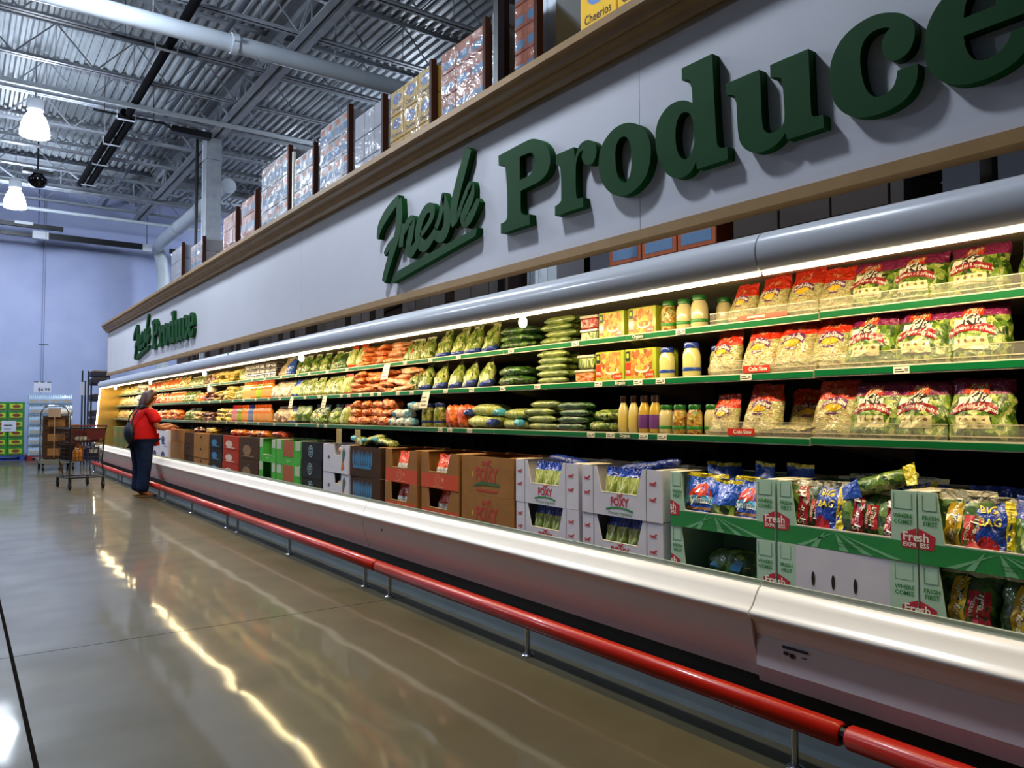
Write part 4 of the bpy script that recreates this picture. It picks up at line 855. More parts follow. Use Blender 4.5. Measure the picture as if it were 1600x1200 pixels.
# lettuce heart bags standing aslant with blue bases
def lettuce(seed, w=.20, h=.23):
    r, S = bag(w, h, .11, [(0, .14, B_FILM, 'blue_printed_base'), (.14, .94, F_LETT, 'clear_bag'), (.94, 1, CLR_FILM, 'sealed_edge')], seed, taper=.25, lean=.35, wr=.012)
    return name(r, 'romaine_bag', 'romaine bag')
rb = [lettuce(3.3), lettuce(6.1)]
for lv, us in ((1, (757, 733, 709, 686)), (2, (748, 722, 700, 680, 657))):
    for i, u_ in enumerate(us):
        y = {757: 4.739, 733: 4.948, 709: 5.171, 686: 5.397}[u_] if lv == 1 else {748: 4.713, 722: 4.931, 700: 5.153, 680: 5.380, 657: 5.621}[u_]
        put(rb[(i+lv) % 2], [(SH[lv][0]+.03+J(.01), y, zs(lv), -.15+J(.1), 'romaine lettuce bag with blue base on the %s shelf, %s from the right' % (SN[lv], ORD[i]), 1 if lv == 1 else .95, 0, (-.12 if lv == 1 else -.3)+J(.1))], 'romaine bags')
# orange pepper bags, jars with blue bases, radish packs on the lowest shelf
pp = lumpy('pepper_bag', .17, .14, .17, F_PEP, 2.2, .02, pw=3); pp['category'] = 'pepper bag'
row(pp, 3, [4.920, 5.095], 'net bag of orange peppers on the lowest shelf', 'orange pepper bags', x=.10)
pk = name(jar(food('pickles_in_jar', [(0,'#4c5a18'),(.5,'#8f9436'),(1,'#c8c47a')], 30), mat('dark_blue_lid', '#22306e', rough=.3), mat('navy_band', '#23357e', rough=.3), 'pickle_jar', None, .19, .052), 'pickle_jar', 'jar')
row(pk, 3, [5.299, 5.483], 'squat dark-lidded pickle jar on the lowest shelf', 'pickle jars', x=.07)
rd = lumpy('radish_bag', .12, .12, .075, F_RADISH, 1.2, .02); rd['category'] = 'radish bag'
sp = []
for i, (y, z) in enumerate(((5.744,0),(5.881,.0),(6.022,0),(5.789,.07),(5.951,.07),(5.677,.13))): sp.append((SH[3][0]+.06, y, zs(3)+z, J(.5), 'blue and white radish pack in the lowest-shelf heap, %s' % ['rightmost at the bottom','middle at the bottom','leftmost at the bottom','right in the second layer','left in the second layer','on the very top'][i]))
put(rd, sp, 'radish packs')
# carrots: big heaps of bags on all three shelves
def heap(lv, y0, y1, n, layers, m, lab, group, cat, nm, w=None, h=.06, x=.10, seed=1., lump=.034, taper=.0, d=.17):
    w = w or (y1-y0)/n*1.12
    pr = [lumpy(nm, w, d, h, m, seed+i*1.7, lump) for i in range(2)]
    for p_ in pr: p_['category'] = cat
    c_ = 0
    for l in range(layers):
        nn = n - (1 if (taper and l >= layers-1 and n > 1) else 0)
        for i in range(nn):
            y = y0 + (i+.5+(.5 if nn < n else 0))*(y1-y0)/n + J(.015)
            lb = lab + ', %s layer%s' % (['bottom','second','third','fourth','fifth','sixth'][l], ', %s from the right' % ORD[i] if n > 1 else '')
            put(pr[c_ % 2], [(SH[lv][0]+x+l*.012+J(.012), y+J(.02), zs(lv)+l*h*.85, J(.35), lb, (1+J(.12), 1, 1+J(.12)), J(.12), J(.14))], group); c_ += 1
heap(3, 6.071, 6.975, 4, 3, F_CARROT, 'orange net bag of baby carrots on the lowest shelf', 'baby carrot bags, lowest shelf', 'carrot bag', 'carrot_bag', h=.085)
heap(2, 5.753, 6.140, 1, 4, F_CARROTP, 'pale orange carrot bag on the middle shelf', 'pale carrot bags, middle shelf', 'carrot bag', 'carrot_bag', h=.058)
heap(2, 6.140, 7.040, 3, 4, F_CARROT, 'orange bag of baby carrots on the middle shelf', 'baby carrot bags, middle shelf', 'carrot bag', 'carrot_bag', h=.056)
heap(1, 5.988, 6.357, 1, 4, F_CARROTP, 'pale orange carrot bag on the top shelf', 'pale carrot bags, top shelf', 'carrot bag', 'carrot_bag', h=.055, taper=0)
heap(1, 6.357, 6.992, 2, 4, F_CARROT, 'orange bag of carrots on the top shelf', 'carrot bags, top shelf', 'carrot bag', 'carrot_bag', h=.052)
# ================================================================== the far shelves
def bags(lv, ys, m, lab, cat, nm, group, w=.2, h=.2, zones=None, d=.11, lean=.25, seed=1., dots=None, taper=.2, sc=None):
    z = zones or [(0, .93, m, 'clear_bag'), (.93, 1, CLR_FILM, 'sealed_edge')]
    r, S = bag(w, h, d, z, seed, taper=taper, lean=lean, wr=.012, nu=10, nv=12)
    if dots: a = MB(); a.plate([ell(0, .45, .3, .14, 10)], lambda p, q, dd: S(p, q, .001)); obj('round_sticker', a, dots, r)
    name(r, nm, cat); r['group'] = group
    return row(r, lv, ys, lab, group, sc=sc)
G = lambda lv: 'packs far along the %s shelf' % SN[lv]
bags(1, [5.649, 5.837, 5.976], F_LETT, 'pale lettuce bag beside the romaine on the top shelf', 'lettuce bag', 'lettuce_bag', 'pale lettuce bags', .19, .19, dots=ORED, seed=2)
bags(2, [5.798+.0], F_LETT, 'upright clear lettuce bag between carrots and romaine, middle shelf', 'lettuce bag', 'lettuce_bag', None, .17, .19, seed=3)
bags(1, [6.918, 7.127], F_CELERY, 'tall bag of celery with orange foot on the top shelf', 'celery bag', 'celery_bag', 'celery bags', .17, .215, [(0, .14, ORED, 'orange_base'), (.14, .86, F_CELERY, 'clear_bag'), (.86, 1, R_HEAD, 'orange_top')], seed=4, lean=.1, taper=.05)
bags(2, [7.162], F_CELERY, 'tall bag of celery with orange foot on the middle shelf', 'celery bag', 'celery_bag', None, .2, .2, [(0, .08, ORED, 'orange_base'), (.08, .86, F_CELERY, 'clear_bag'), (.86, 1, R_HEAD, 'orange_top')], seed=4, lean=.1, taper=.05)
bags(3, [7.112], F_CELERY, 'tall bag of celery with orange top on the lowest shelf', 'celery bag', 'celery_bag', None, .2, .2, [(0, .8, F_CELERY, 'clear_bag'), (.8, 1, R_HEAD, 'orange_top')], seed=4, lean=.15, taper=.05)
bags(1, [7.378], F_SPIN, 'dark green salad bag on the top shelf, right of the dotted ones', 'salad bag', 'salad_bag', None, .22, .18, seed=5)
bags(1, [7.592, 7.869, 8.124, 8.373, 8.614], F_SALAD, 'green salad bag with round orange sticker on the top shelf', 'salad bag', 'salad_bag', 'stickered salad bags', .2, .2, dots=ORED, seed=6)
bags(2, [7.434, 7.652, 7.898, 8.157, 8.410], F_LETT, 'clear bag of chopped green lettuce on the middle shelf', 'lettuce bag', 'lettuce_bag', 'chopped lettuce bags', .24, .2, seed=7)
bags(3, [7.431, 7.703, 7.917], F_SPIN, 'dark-topped green salad bag on the lowest shelf', 'salad bag', 'salad_bag', 'dark-topped salad bags', .26, .2, [(0, .66, F_SALAD, 'clear_bag'), (.66, 1, DKG_FILM, 'dark_green_top')], dots=YEL, seed=8)
bags(3, [8.140, 8.314], F_CELERY, 'upright bundle of green asparagus on the lowest shelf', 'asparagus bundle', 'asparagus_bundle', 'asparagus bundles', .22, .19, [(0, .16, M_BLACK, 'black_tray'), (.16, 1, food('asparagus', [(0,'#2c4a14'),(.5,'#557a26'),(1,'#86a24a')], 60, (3,1,.1), kind='noise'), 'stalks')], seed=9, lean=.05, taper=0)
bags(3, [8.577], BLUE2, 'blue and yellow pack on the lowest shelf beside the mushrooms', 'pack', 'printed_pack', None, .26, .18, [(0, .15, BLUE2, 'blue_base'), (.15, .7, F_APPLE, 'clear_bag'), (.7, 1, BLUE2, 'blue_top')], seed=10)
bags(2, [8.613], BLUE2, 'blue and yellow pack on the middle shelf beside the white mushrooms', 'pack', 'printed_pack', None, .26, .2, [(0, .18, BLUE2, 'blue_base'), (.18, .6, Y_FILM, 'yellow_panel'), (.6, 1, BLUE2, 'blue_top')], seed=11)
bags(1, [8.781+.1], BLUE2, 'slim blue pack on the top shelf beside the beige bag', 'pack', 'printed_pack', None, .2, .19, [(0, 1, BLUE2, 'blue_bag')], seed=12)
bags(1, [9.085], F_BEIGE, 'broad beige bag leaning on the top shelf', 'bag', 'beige_bag', None, .42, .22, seed=13, lean=.45)
bags(2, [8.954, 9.248], F_MUSH, 'clear pack of white mushrooms on the middle shelf', 'mushroom pack', 'mushroom_pack', 'white mushroom packs', .34, .2, seed=14, d=.16)
bags(3, [8.809, 9.052], F_MUSHB, 'clear pack of brown mushrooms on the lowest shelf', 'mushroom pack', 'mushroom_pack', 'brown mushroom packs', .30, .19, seed=15, d=.16)
# stacked dark punnets on the top shelf
pn = clam(F_BERRY, 'berry_punnet', .19, .06, mat('punnet_lid', '#6f6670', rough=.2, coat=1)); pn['category'] = 'punnet'
sp = []
yy = [9.406, 9.623, 9.847, 10.054, 10.241, 10.434]
for l in range(3):
    for i, y in enumerate(yy): sp.append((SH[1][0]+.04, y, zs(1)+l*.062, 0, 'dark berry punnet stacked on the top shelf, %s layer, %s from the right' % (['bottom','second','top'][l], ORD[i]), (min(1.4, 1.0+.05*i), 1, 1)))
put(pn, sp, 'dark berry punnets')
# juice bottles
cols = {'pink': ('#d8718a', '#c22a2a'), 'green': ('#7f9c34', '#c2481a'), 'orange': ('#e8861e', '#e0641a'), 'blue': ('#5a6fae', '#23308c'), 'pale': ('#e6d79a', '#d98a2a')}
PB = {k_: bottle(mat(k_+'_juice', c, rough=.2, coat=1), mat(k_+'_cap', c2, rough=.3), mat(k_+'_sleeve', {'pink': '#e6a9b4', 'orange': '#f0b070', 'blue': '#8f9cc8', 'pale': '#d8b070'}[k_], rough=.35, coat=.5) if k_ != 'green' else mat('lime_sleeve', '#a6c23a', rough=.4), 'juice_bottle', .215, .034, .34, 'juice bottle', 12) for k_, (c, c2) in cols.items()}
seq3 = ['orange']*10 + ['blue']*3 + ['orange']*4 + ['green']*3 + ['pink']*4
y0_, y1_ = 9.259, 10.858
byc = {}
for i, c_ in enumerate(seq3):
    y = y0_ + (y1_-y0_)*(i+.5)/len(seq3); byc.setdefault(c_, []).append(y)
for c_, ys in byc.items(): row(PB[c_], 3, ys, '%s juice bottle in the row on the lowest shelf' % c_, 'juice bottles, lowest shelf', x=.06, jx=.004, jt=0)
byc = {}
seq2 = ['orange']*6 + ['green']*3 + ['orange']*3 + ['pale']*5; y0_, y1_ = 9.341, 10.509
for i, c_ in enumerate(seq2): byc.setdefault(c_, []).append(y0_ + (y1_-y0_)*(i+.5)/len(seq2))
for c_, ys in byc.items(): row(PB[c_], 2, ys, '%s juice jug on the middle shelf' % c_, 'juice jugs, middle shelf', x=.08, jx=.004, jt=0, sc=(1.25,1.25,1.05))
# beyond: fruit and vegetable packs
def span(lv, ya, yb, n, m, lab, cat, nm, layers=1, h=.19, lean=.2, zones=None, seed=1., gaps=1.0, d=.13):
    ys = [ya + (yb-ya)*(i+.5)/n for i in range(n)]; w = abs(yb-ya)/n*.98*gaps
    if layers == 1: bags(lv, ys, m, lab, cat, nm, G(lv), w, h, zones, d=d, lean=lean, seed=seed, taper=.12)
    else: heap(lv, min(ya,yb), max(ya,yb), n, layers, m, lab, G(lv), cat, nm, h=h/layers, seed=seed)
span(1, 10.547, 10.898, 1, F_LETT, 'pale green bag on the top shelf left of the dark punnets', 'bag', 'greens_bag', seed=21)
span(1, 10.928, 11.661, 2, F_APPLE, 'yellow corn pack on the top shelf', 'corn pack', 'corn_pack', 3, .18, seed=22)
span(1, 11.695, 12.077, 1, F_MIXED, 'pinkish brown pack on the top shelf beside the corn', 'pack', 'fruit_pack', 3, .18, seed=23)
span(1, 12.113, 12.672, 2, F_DARKR, 'dark red fruit bag on the top shelf', 'fruit bag', 'fruit_bag', seed=24, h=.17)
span(1, 12.672, 13.752, 3, F_LETT, 'clear pack of white and green vegetables on the top shelf', 'vegetable pack', 'vegetable_pack', seed=25, h=.16, d=.16)
span(1, 13.797, 14.498, 2, F_MIXED, 'yellow and green fruit bag on the top shelf', 'fruit bag', 'fruit_bag', seed=26)
span(1, 14.498, 15.535, 3, F_ORANGE, 'bag of bright oranges on the top shelf', 'orange bag', 'orange_bag', seed=27)
span(1, 15.535, 17.157, 4, F_REDS, 'bag of red and orange fruit on the top shelf', 'fruit bag', 'fruit_bag', seed=28, h=.18)
span(1, 17.288, 18.339, 2, WHT_FILM, 'white printed carton on the top shelf', 'carton', 'white_carton', 2, .18, seed=29)
span(1, 18.413, 21.292, 5, F_APPLE, 'bag of yellow fruit at the far end of the top shelf', 'fruit bag', 'fruit_bag', seed=30, h=.16)
span(2, 10.595, 10.922, 1, F_LETT, 'pale green vegetable pack on the middle shelf beside the pale jugs', 'vegetable pack', 'vegetable_pack', seed=31)
span(2, 10.922, 11.428, 2, F_APPLE, 'stacked yellow corn pack on the middle shelf', 'corn pack', 'corn_pack', 3, .2, seed=32)
span(2, 11.461, 11.799, 1, F_MIXED, 'pink and cream fruit pack on the middle shelf', 'fruit pack', 'fruit_pack', 3, .16, seed=33)
span(2, 11.869, 12.490, 2, F_DARKR, 'dark red fruit pack on the middle shelf', 'fruit pack', 'fruit_pack', 2, .12, seed=34)
span(2, 12.528, 13.086, 2, F_REDS, 'red and yellow fruit pack on the middle shelf', 'fruit pack', 'fruit_pack', seed=35, h=.14)
span(2, 13.127, 14.006, 2, F_SALAD, 'big netted green melon bag on the middle shelf', 'melon bag', 'melon_bag', seed=36, d=.2)
span(2, 14.006, 15.257, 4, F_ORANGE, 'bag of oranges on the middle shelf', 'orange bag', 'orange_bag', seed=37)
span(2, 15.366, 17.305, 5, F_REDS, 'bag of red and yellow fruit on the middle shelf', 'fruit bag', 'fruit_bag', seed=38)
span(2, 17.373, 18.148, 2, WHT_FILM, 'white printed carton on the middle shelf', 'carton', 'white_carton', 2, .2, seed=39)
span(2, 18.222, 20.797, 5, F_MIXED, 'mixed fruit bag at the far end of the middle shelf', 'fruit bag', 'fruit_bag', seed=40)
span(3, 10.889, 11.699, 3, F_APPLE, 'clear bag of pale yellow apples on the lowest shelf', 'apple bag', 'apple_bag', 3, .19, seed=41)
span(3, 11.769, 12.311, 2, F_DARKR, 'dark red fruit pack on the lowest shelf', 'fruit pack', 'fruit_pack', 2, .13, seed=42)
span(3, 12.348, 12.938, 2, F_MIXED, 'mixed red and cream fruit pack on the lowest shelf', 'fruit pack', 'fruit_pack', 2, .14, seed=43)
span(3, 12.978, 13.621, 2, F_SALAD, 'green melon bag on the lowest shelf', 'melon bag', 'melon_bag', seed=44, d=.2)
span(3, 13.847, 15.246, 4, F_ORANGE, 'bag of yellow oranges on the lowest shelf', 'orange bag', 'orange_bag', 2, .18, seed=45)
span(3, 15.300, 17.109, 5, F_REDS, 'bag of orange fruit behind the shopper on the lowest shelf', 'fruit bag', 'fruit_bag', seed=46)
span(3, 17.243, 20.197, 5, F_MIXED, 'pale fruit pack at the far end of the lowest shelf', 'fruit pack', 'fruit_pack', seed=47)
for i, (lv, u_, s_) in enumerate(((2, 12.228, .09),)):
    a = MB(); a.lathe([(.05,0),(.075,.02),(.075,.12),(.05,.15)], n=16); o = obj('white_tub', a, WHT_FILM, loc=(SH[2][0]+.10, u_, zs(2)+.12), smooth=True); tag(o, 'round white tub on top of the dark red fruit packs, middle shelf', 'tub')

# ================================================================== cartons standing in the well of the case
K_KRAFT = painted('kraft_board', '#8a5f34', '#946738', .7, 9); K_KRAFTL = painted('kraft_edge', '#b98c56', '#c39660', .7, 9)
K_WHITE = painted('white_board', '#c2c1d2', '#cac9d8', .6, 7); K_WEDGE = painted('white_board_edge', '#ddd2bd', '#e4dac7', .7, 9)
K_FE = painted('pale_green_board', '#a3c4b2', '#adcbba', .6, 5); K_GRN = painted('green_board', '#3f9a3a', '#4aa743', .55, 8); K_BLK = painted('black_board', '#15161a', '#1d1e22', .5, 8)
K_BRN = painted('dark_brown_board', '#3a2415', '#452c1a', .7, 8); K_DGR = painted('deep_green_print', '#1c7a3c', '#24863f', .5, 4); K_RED = mat('red_print', '#b3263a', rough=.5); K_ORG = mat('orange_band_print', '#c2411c', rough=.5)
K_INS = mat('box_inside_dark', '#4a3a28', rough=.8); K_BLUE = mat('blue_print', '#2f6f9c', rough=.5); K_LBL = mat('pale_blue_print', '#9fc6cf', rough=.5); K_RAY = mat('pale_ray_print', '#6fae84', rough=.5)
HORSE = [(-.50,.10),(-.38,.16),(-.28,.10),(-.12,.12),(.08,.10),(.22,.20),(.34,.30),(.40,.26),(.50,.20),(.46,.14),(.34,.14),(.26,.04),(.22,-.02),(.36,-.10),(.44,-.06),(.46,-.12),(.34,-.18),(.18,-.08),(.04,-.06),(.10,-.20),(.02,-.26),(-.02,-.22),(.02,-.18),(-.06,-.06),(-.20,-.04),(-.34,-.16),(-.46,-.14),(-.46,-.08),(-.36,-.08),(-.26,.02),(-.38,.04)]
def carton(nm, w, d, h, m, edge, window=None, cat='carton', inside=None, lid=False):
    """open tray facing -Y with its front at y = 0; window = (x0b, x1b, zb, x0t, x1t) cut down from the top edge"""
    t = thing(nm, 'x', cat); th = .005
    if window:
        a0, a1, zb, b0, b1 = window
        lp = [(-w/2,0),(w/2,0),(w/2,h),(b1,h),(a1,zb),(a0,zb),(b0,h),(-w/2,h)]
    else: lp = rect(-w/2, 0, w/2, h)
    a = MB(); a.plate([lp], lambda p, q, dd: (p, dd, q), th); obj('front_panel', a, m, t)
    b = MB(); b.box((-w/2,th,0), (-w/2+th,d,h)); b.box((w/2-th,th,0), (w/2,d,h)); b.box((-w/2,d-th,0), (w/2,d,h)); b.box((-w/2,th,0), (w/2,d,th)); obj('side_walls', b, m, t)
    if edge:
        e = MB()
        e.box((-w/2,th,h), (-w/2+.045,d,h+.003)); e.box((w/2-.045,th,h), (w/2,d,h+.003)); e.box((-w/2,d-.05,h), (w/2,d,h+.003))
        for x in (-w/2+.10, w/2-.14): e.box((x,d*.5-.02+.12,h), (x+.05,d*.5+.15,h+.012))
        obj('top_flaps', e, edge, t)
        if window:
            e2 = MB(); e2.box((a0,-.0006,zb-.003), (a1,th+.003,zb+.0015)); obj('cut_edge', e2, edge, t)
    if lid: e = MB(); e.box((-w/2, 0, h-.004), (w/2, d, h)); obj('lid_board', e, m, t)
    return t
PF = lambda p, q, d=0: (p, -.0012-d, q)
BX = 2.885; BZ = .487
def foxy_white():
    t = carton('vegetable_carton', .61, .40, .262, K_WHITE, K_WEDGE, (-.145, .125, .125, -.185, .165))
    a = MB(); put_text(a, 'FOXY', PF, -.005, .058, .062, .035, 0, .85); 
    for x, z in ((-.262,.19),(-.262,.11),(.24,.19),(.24,.11)): a.plate([[(x+.055*p, z+.055*q) for p, q in HORSE]], PF)
    a.plate([[(.0+.05*p, .111+.05*q) for p, q in HORSE]], PF); obj('red_lettering', a, K_RED, t)
    a = MB(); a.plate([[(-.11,.038),(-.06,.050),(.0,.052),(.06,.048),(.10,.038),(.095,.030),(.05,.040),(0,.044),(-.06,.040),(-.105,.030)]], PF); put_text(a, 'Premium Vegetables', PF, 0, .012, .022, .005, .15); obj('green_lettering', a, K_DGR, t)
    a = MB(); a.box((-.212,-.0008,0), (-.209,0,.262)); a.box((.192,-.0008,0), (.195,0,.262)); obj('fold_lines', a, mat('fold_shadow', '#4c4a5c', rough=.8), t)
    return t
def foxy_kraft():
    t = carton('vegetable_carton', .63, .40, .262, K_KRAFT, K_KRAFTL)
    a = MB(); put_text(a, 'FOXY', PF, 0, .098, .125, .035, 0, .82); a.plate([[(.0+.13*p, .215+.10*q) for p, q in HORSE]], PF); a.box((-.12,-.001,.026), (.14,0,.040)); obj('red_lettering', a, mat('dull_red_print', '#a32a1c', rough=.6), t)
    a = MB(); a.plate([[(-.17,.060),(-.08,.090),(.0,.094),(.10,.088),(.16,.090),(.155,.070),(.05,.070),(-.05,.070),(-.14,.056)]], PF); obj('green_swoosh', a, mat('dull_green_print', '#2f5a2c', rough=.6), t)
    a = MB(); a.box((-.175,-.0014,.120), (-.168,0,.155)); obj('handle_slot', a, mat('slot_light', '#d8a848', rough=.6), t)
    return t
def badge(mb_r, mb_w, cx, z, s_, half=None):
    s_ *= .9
    lp = [(-.5,-.28),(.5,-.28),(.56,.18),(.30,.30),(0,.42),(-.30,.30),(-.56,.18)]
    if half == 'L': lp = [(0,-.28),(.5,-.28),(.56,.18),(.30,.30),(0,.42)]
    if half == 'R': lp = [(-.5,-.28),(0,-.28),(0,.42),(-.30,.30),(-.56,.18)]
    mb_r.plate([[(cx+p*s_, z+q*s_) for p, q in lp]], PF)
    f2 = lambda p, q, d=0: (p, -.0018, q)
    if half == 'L': put_text(mb_w, 'sh', f2, cx+.17*s_, z-.02*s_, .42*s_, .02); put_text(mb_w, 'ESS', f2, cx+.20*s_, z-.22*s_, .22*s_, .02)
    elif half == 'R': put_text(mb_w, 'Fre', f2, cx-.20*s_, z-.02*s_, .42*s_, .02); put_text(mb_w, 'EXPR', f2, cx-.24*s_, z-.22*s_, .20*s_, .02)
def fresh_box(closed=False):
    w, h = .60, .262
    t = carton('salad_carton', w, .40, h, K_FE if not closed else K_WHITE, K_WEDGE, None if closed else (-.208, .205, .082, -.232, .205))
    f2 = PF
    if closed:
        for q0, q1 in ((-w/2, -.215), (.195, w/2)): a = MB(); a.box((q0,-.0006,0), (q1,0,h)); obj('green_corner_panel', a, K_FE, t)
        a = MB()
        for x in (-.13, -.04, .055): a.plate([ell(x, .135, .008, .030, 14)], f2)
        obj('oval_hand_holes', a, M_BLACK, t)
        a = MB(); 
        for i in range(14): a.box((.06+i*.0075,-.001,.045), (.063+i*.0075+(.002 if i % 3 else 0),0,.085))
        a.box((-.15,-.001,.075), (-.11,0,.085)); a.box((-.02,-.001,.075),(.02,0,.088)); obj('grey_print', a, mat('pale_grey_print', '#9a9aa6', rough=.6), t)
    else:
        a = MB(); a.box((-w/2,-.0006,0), (w/2,0,.076)); obj('green_band', a, K_DGR, t)
        a = MB()
        for x0, x1, x2 in ((-.26,-.14,-.11),(-.04,-.01,.03),(-.02,.09,.13),(-.02,.20,.25),(-.03,-.17,-.205)): a.plate([[(x0*.2-.02,.074),(x1,.002),(x2,.002)]], f2)
        obj('pale_rays', a, K_RAY, t)
        a = MB(); put_text(a, 'Consistently fresh for you', lambda p, q, d: (p, -.0018, q), .03, .030, .011, .0); put_text(a, "That's fresh every time", lambda p, q, d: (p, -.0018, q), .03, .018, .011, .0); obj('small_lettering', a, mat('dark_green_text', '#0d3d1c', rough=.6), t)
    a = MB()
    for x0, x1 in ((-.285,-.235),(.215,.282)):
        z0, z1 = .195, .252
        for bx in ((x0,z0,x0+.002,z1),(x1,z0,x1+.002,z1),(x0,z0,x1,z0+.002)): a.box((bx[0],-.001,bx[1]), (bx[2],0,bx[3]))
    obj('corner_lock_tab', a, mat('tab_shadow', '#5f8874', rough=.7), t)
    a = MB(); put_text(a, 'FRESH', f2, -.256, .162, .022, .02); put_text(a, 'FIRST', f2, -.256, .140, .022, .02); put_text(a, 'WHERE', f2, .250, .162, .022, .02); put_text(a, 'COMES', f2, .250, .140, .022, .02); obj('green_lettering', a, K_DGR, t)
    for q0, q1 in ((-.3, 'L'), (.3, 'R')): r_ = MB(); w_ = MB(); badge(r_, w_, q0, .083, .12, q1); rb_ = obj('red_badge', r_, K_RED, t); obj('badge_lettering', w_, WHT, rb_)
    return t
def orange_box():
    t = carton('carrot_carton', .545, .40, .262, K_KRAFT, K_KRAFTL, (-.150, .105, .120, -.165, .165))
    a = MB(); a.box((-.2725,-.0006,0), (.2725,0,.108)); obj('orange_band', a, K_ORG, t)
    a = MB(); R_ = .042
    for r0 in (R_, .024): a.plate([ell(-.02, .062, r0, r0, 20), list(reversed(ell(-.02, .062, r0-.004, r0-.004, 20)))], PF)
    a.plate([ell(.055,.068,.013,.016,12)], PF); a.box((-.09,-.0014,.010), (.07,0,.015)); obj('white_emblem', a, mat('pale_orange_print', '#dd8a62', rough=.6), t)
    return t
def flame_box():
    t = carton('celery_carton', .61, .40, .262, K_BRN, K_KRAFTL)
    a = MB()
    for i in range(9):
        x = -.25+i*.045; a.plate([[(x,.10),(x+.03,.10),(x+.038,.16),(x+.026,.235-.02*(i % 2)),(x+.014,.18),(x+.004,.23),(x-.004,.15)]], PF)
    a.box((-.24,-.001,.07), (.12,0,.098)); obj('blue_flame_print', a, K_BLUE, t)
    a = MB()
    for i in range(9): x = -.25+i*.055; a.plate([[(x,.012),(x+.018,.012),(x+.010,.06)]], PF)
    obj('black_print', a, M_BLACK, t); return t
def black_box():
    t = carton('black_vegetable_carton', .54, .40, .174, K_BLK, None, lid=True)
    a = MB(); a.plate([ell(-.03,.087,.062,.058,24), list(reversed(ell(-.03,.087,.055,.051,24)))], PF); a.plate([[(-.07,.10),(-.03,.128),(.01,.10),(-.03,.108)]], PF); put_text(a, 'GREEN', PF, -.03, .075, .026, .01); put_text(a, 'GIANT', PF, -.03, .052, .020, .01); obj('round_emblem', a, K_LBL, t)
    return t
def white_carrot_box():
    t = carton('white_vegetable_carton', .60, .40, .262, K_WHITE, K_WEDGE, (-.02, .12, .165, -.03, .13))
    a = MB(); a.plate([[(.13,.03),(.21,.04),(.185,.11),(.165,.12)]], PF); obj('orange_root_print', a, mat('orange_print', '#c2622a', rough=.5), t)
    a = MB(); a.plate([[(.16,.11),(.19,.105),(.24,.19),(.20,.24),(.165,.20)]], PF); a.plate([ell(-.16,.14,.028,.016,10)], PF); obj('green_leaf_print', a, mat('grey_green_print', '#3c5a4a', rough=.5), t)
    return t
def green_box(w, open_):
    t = carton('green_carton', w, .40, .262, K_GRN, K_WEDGE, (-w*.27, w*.27, .085, -w*.27, w*.27) if open_ else None)
    for q0, q1 in ((-w/2, -w*.3), (w*.3, w/2)): a = MB(); a.box((q0,-.0008,.165), (q1,0,.262)); obj('white_upper_corner', a, mat('dull_white_print', '#a9b4a4', rough=.6), t)
    if not open_: a = MB(); a.box((-w*.22,-.0014,.09), (w*.22,0,.262)); obj('brown_panel', a, mat('rust_panel', '#9a4a20', rough=.6), t)
    a = MB(); put_text(a, 'Organic', PF, 0, .035, .04, .01, .2); obj('lettering', a, mat('pale_green_print', '#8fd07a', rough=.6), t)
    return t
def plain_box(w, h, m, edge, holes=True, mark=None, nm='kraft_carton'):
    t = carton(nm, w, .40, h, m, edge, None, lid=True)
    if holes: a = MB(); a.plate([ell(0,h*.72,.05,.018,12)], PF); obj('hand_hole', a, M_BLACK, t)
    if mark:
        a = MB(); a.plate([ell(-w*.1,h*.4,w*.22,h*.25,14)], PF); a.box((-w*.3,-.001,h*.1), (w*.25,0,h*.16)); obj('printed_mark', a, mark, t)
    return t
H3 = .174
def two(proto, y, lab, group, x=BX, jt=.012, n=2, h=.2635):
    L2 = ['lower one', 'upper one'] if n == 2 else ['bottom one', 'middle one', 'top one']
    put(proto, [(x + (.0 if l == 0 else J(.006)), y+J(.004), BZ+l*h, J(jt), lab + ', ' + L2[l]) for l in range(n)], group)
def spot(p, x, y, z, t, l, g=None, s_=1): return put(p, [(x, y, z, t, l, s_)], g)
yc = lambda a, b: (a+b)/2
YFE0, YFE1, YFE2 = 1.175, 1.782, 2.395
fe = fresh_box()
spot(fe, BX, YFE0, BZ, 0, 'pale green salad carton at the far right end, lower one'); spot(fe, BX, YFE0, BZ+.2635, .01, 'pale green salad carton at the far right end, upper one')
spot(fe, BX, YFE1, BZ+.2635, -.01, 'pale green salad carton, upper one of the middle stack, full of spring mix bags')
spot(fe, BX, YFE2, BZ+.2635, .01, 'pale green salad carton next to the white cartons, upper one with blue spinach bags'); spot(fe, BX, YFE2, BZ, 0, 'pale green salad carton next to the white cartons, lower one with a single bag')
fc = fresh_box(True); spot(fc, BX, YFE1, BZ, 0, 'white carton with three oval hand holes below the spring mix carton')
fw = foxy_white()
two(fw, 3.055, 'white vegetable carton with red lettering, right-hand stack', 'white lettered cartons'); two(fw, 3.70, 'white vegetable carton with red lettering, left-hand stack', 'white lettered cartons')
fk = foxy_kraft(); two(fk, 4.345, 'wide brown carton with large red lettering', 'brown lettered cartons')
ob = orange_box(); two(ob, 4.965, 'brown carrot carton with orange band, right-hand stack', 'orange-banded cartons'); two(ob, 5.585, 'brown carrot carton with orange band, left-hand stack', 'orange-banded cartons')
fb = flame_box(); two(fb, 6.24, 'dark brown celery carton printed with blue flames', 'blue-flame cartons')
wcb = white_carrot_box(); two(wcb, 6.88, 'white carton printed with an orange carrot', 'carrot-print cartons')
bb = black_box(); two(bb, 7.49, 'black carton with pale round emblem, stack left of the carrot-print cartons', 'black emblem cartons', n=3, h=H3+.001)
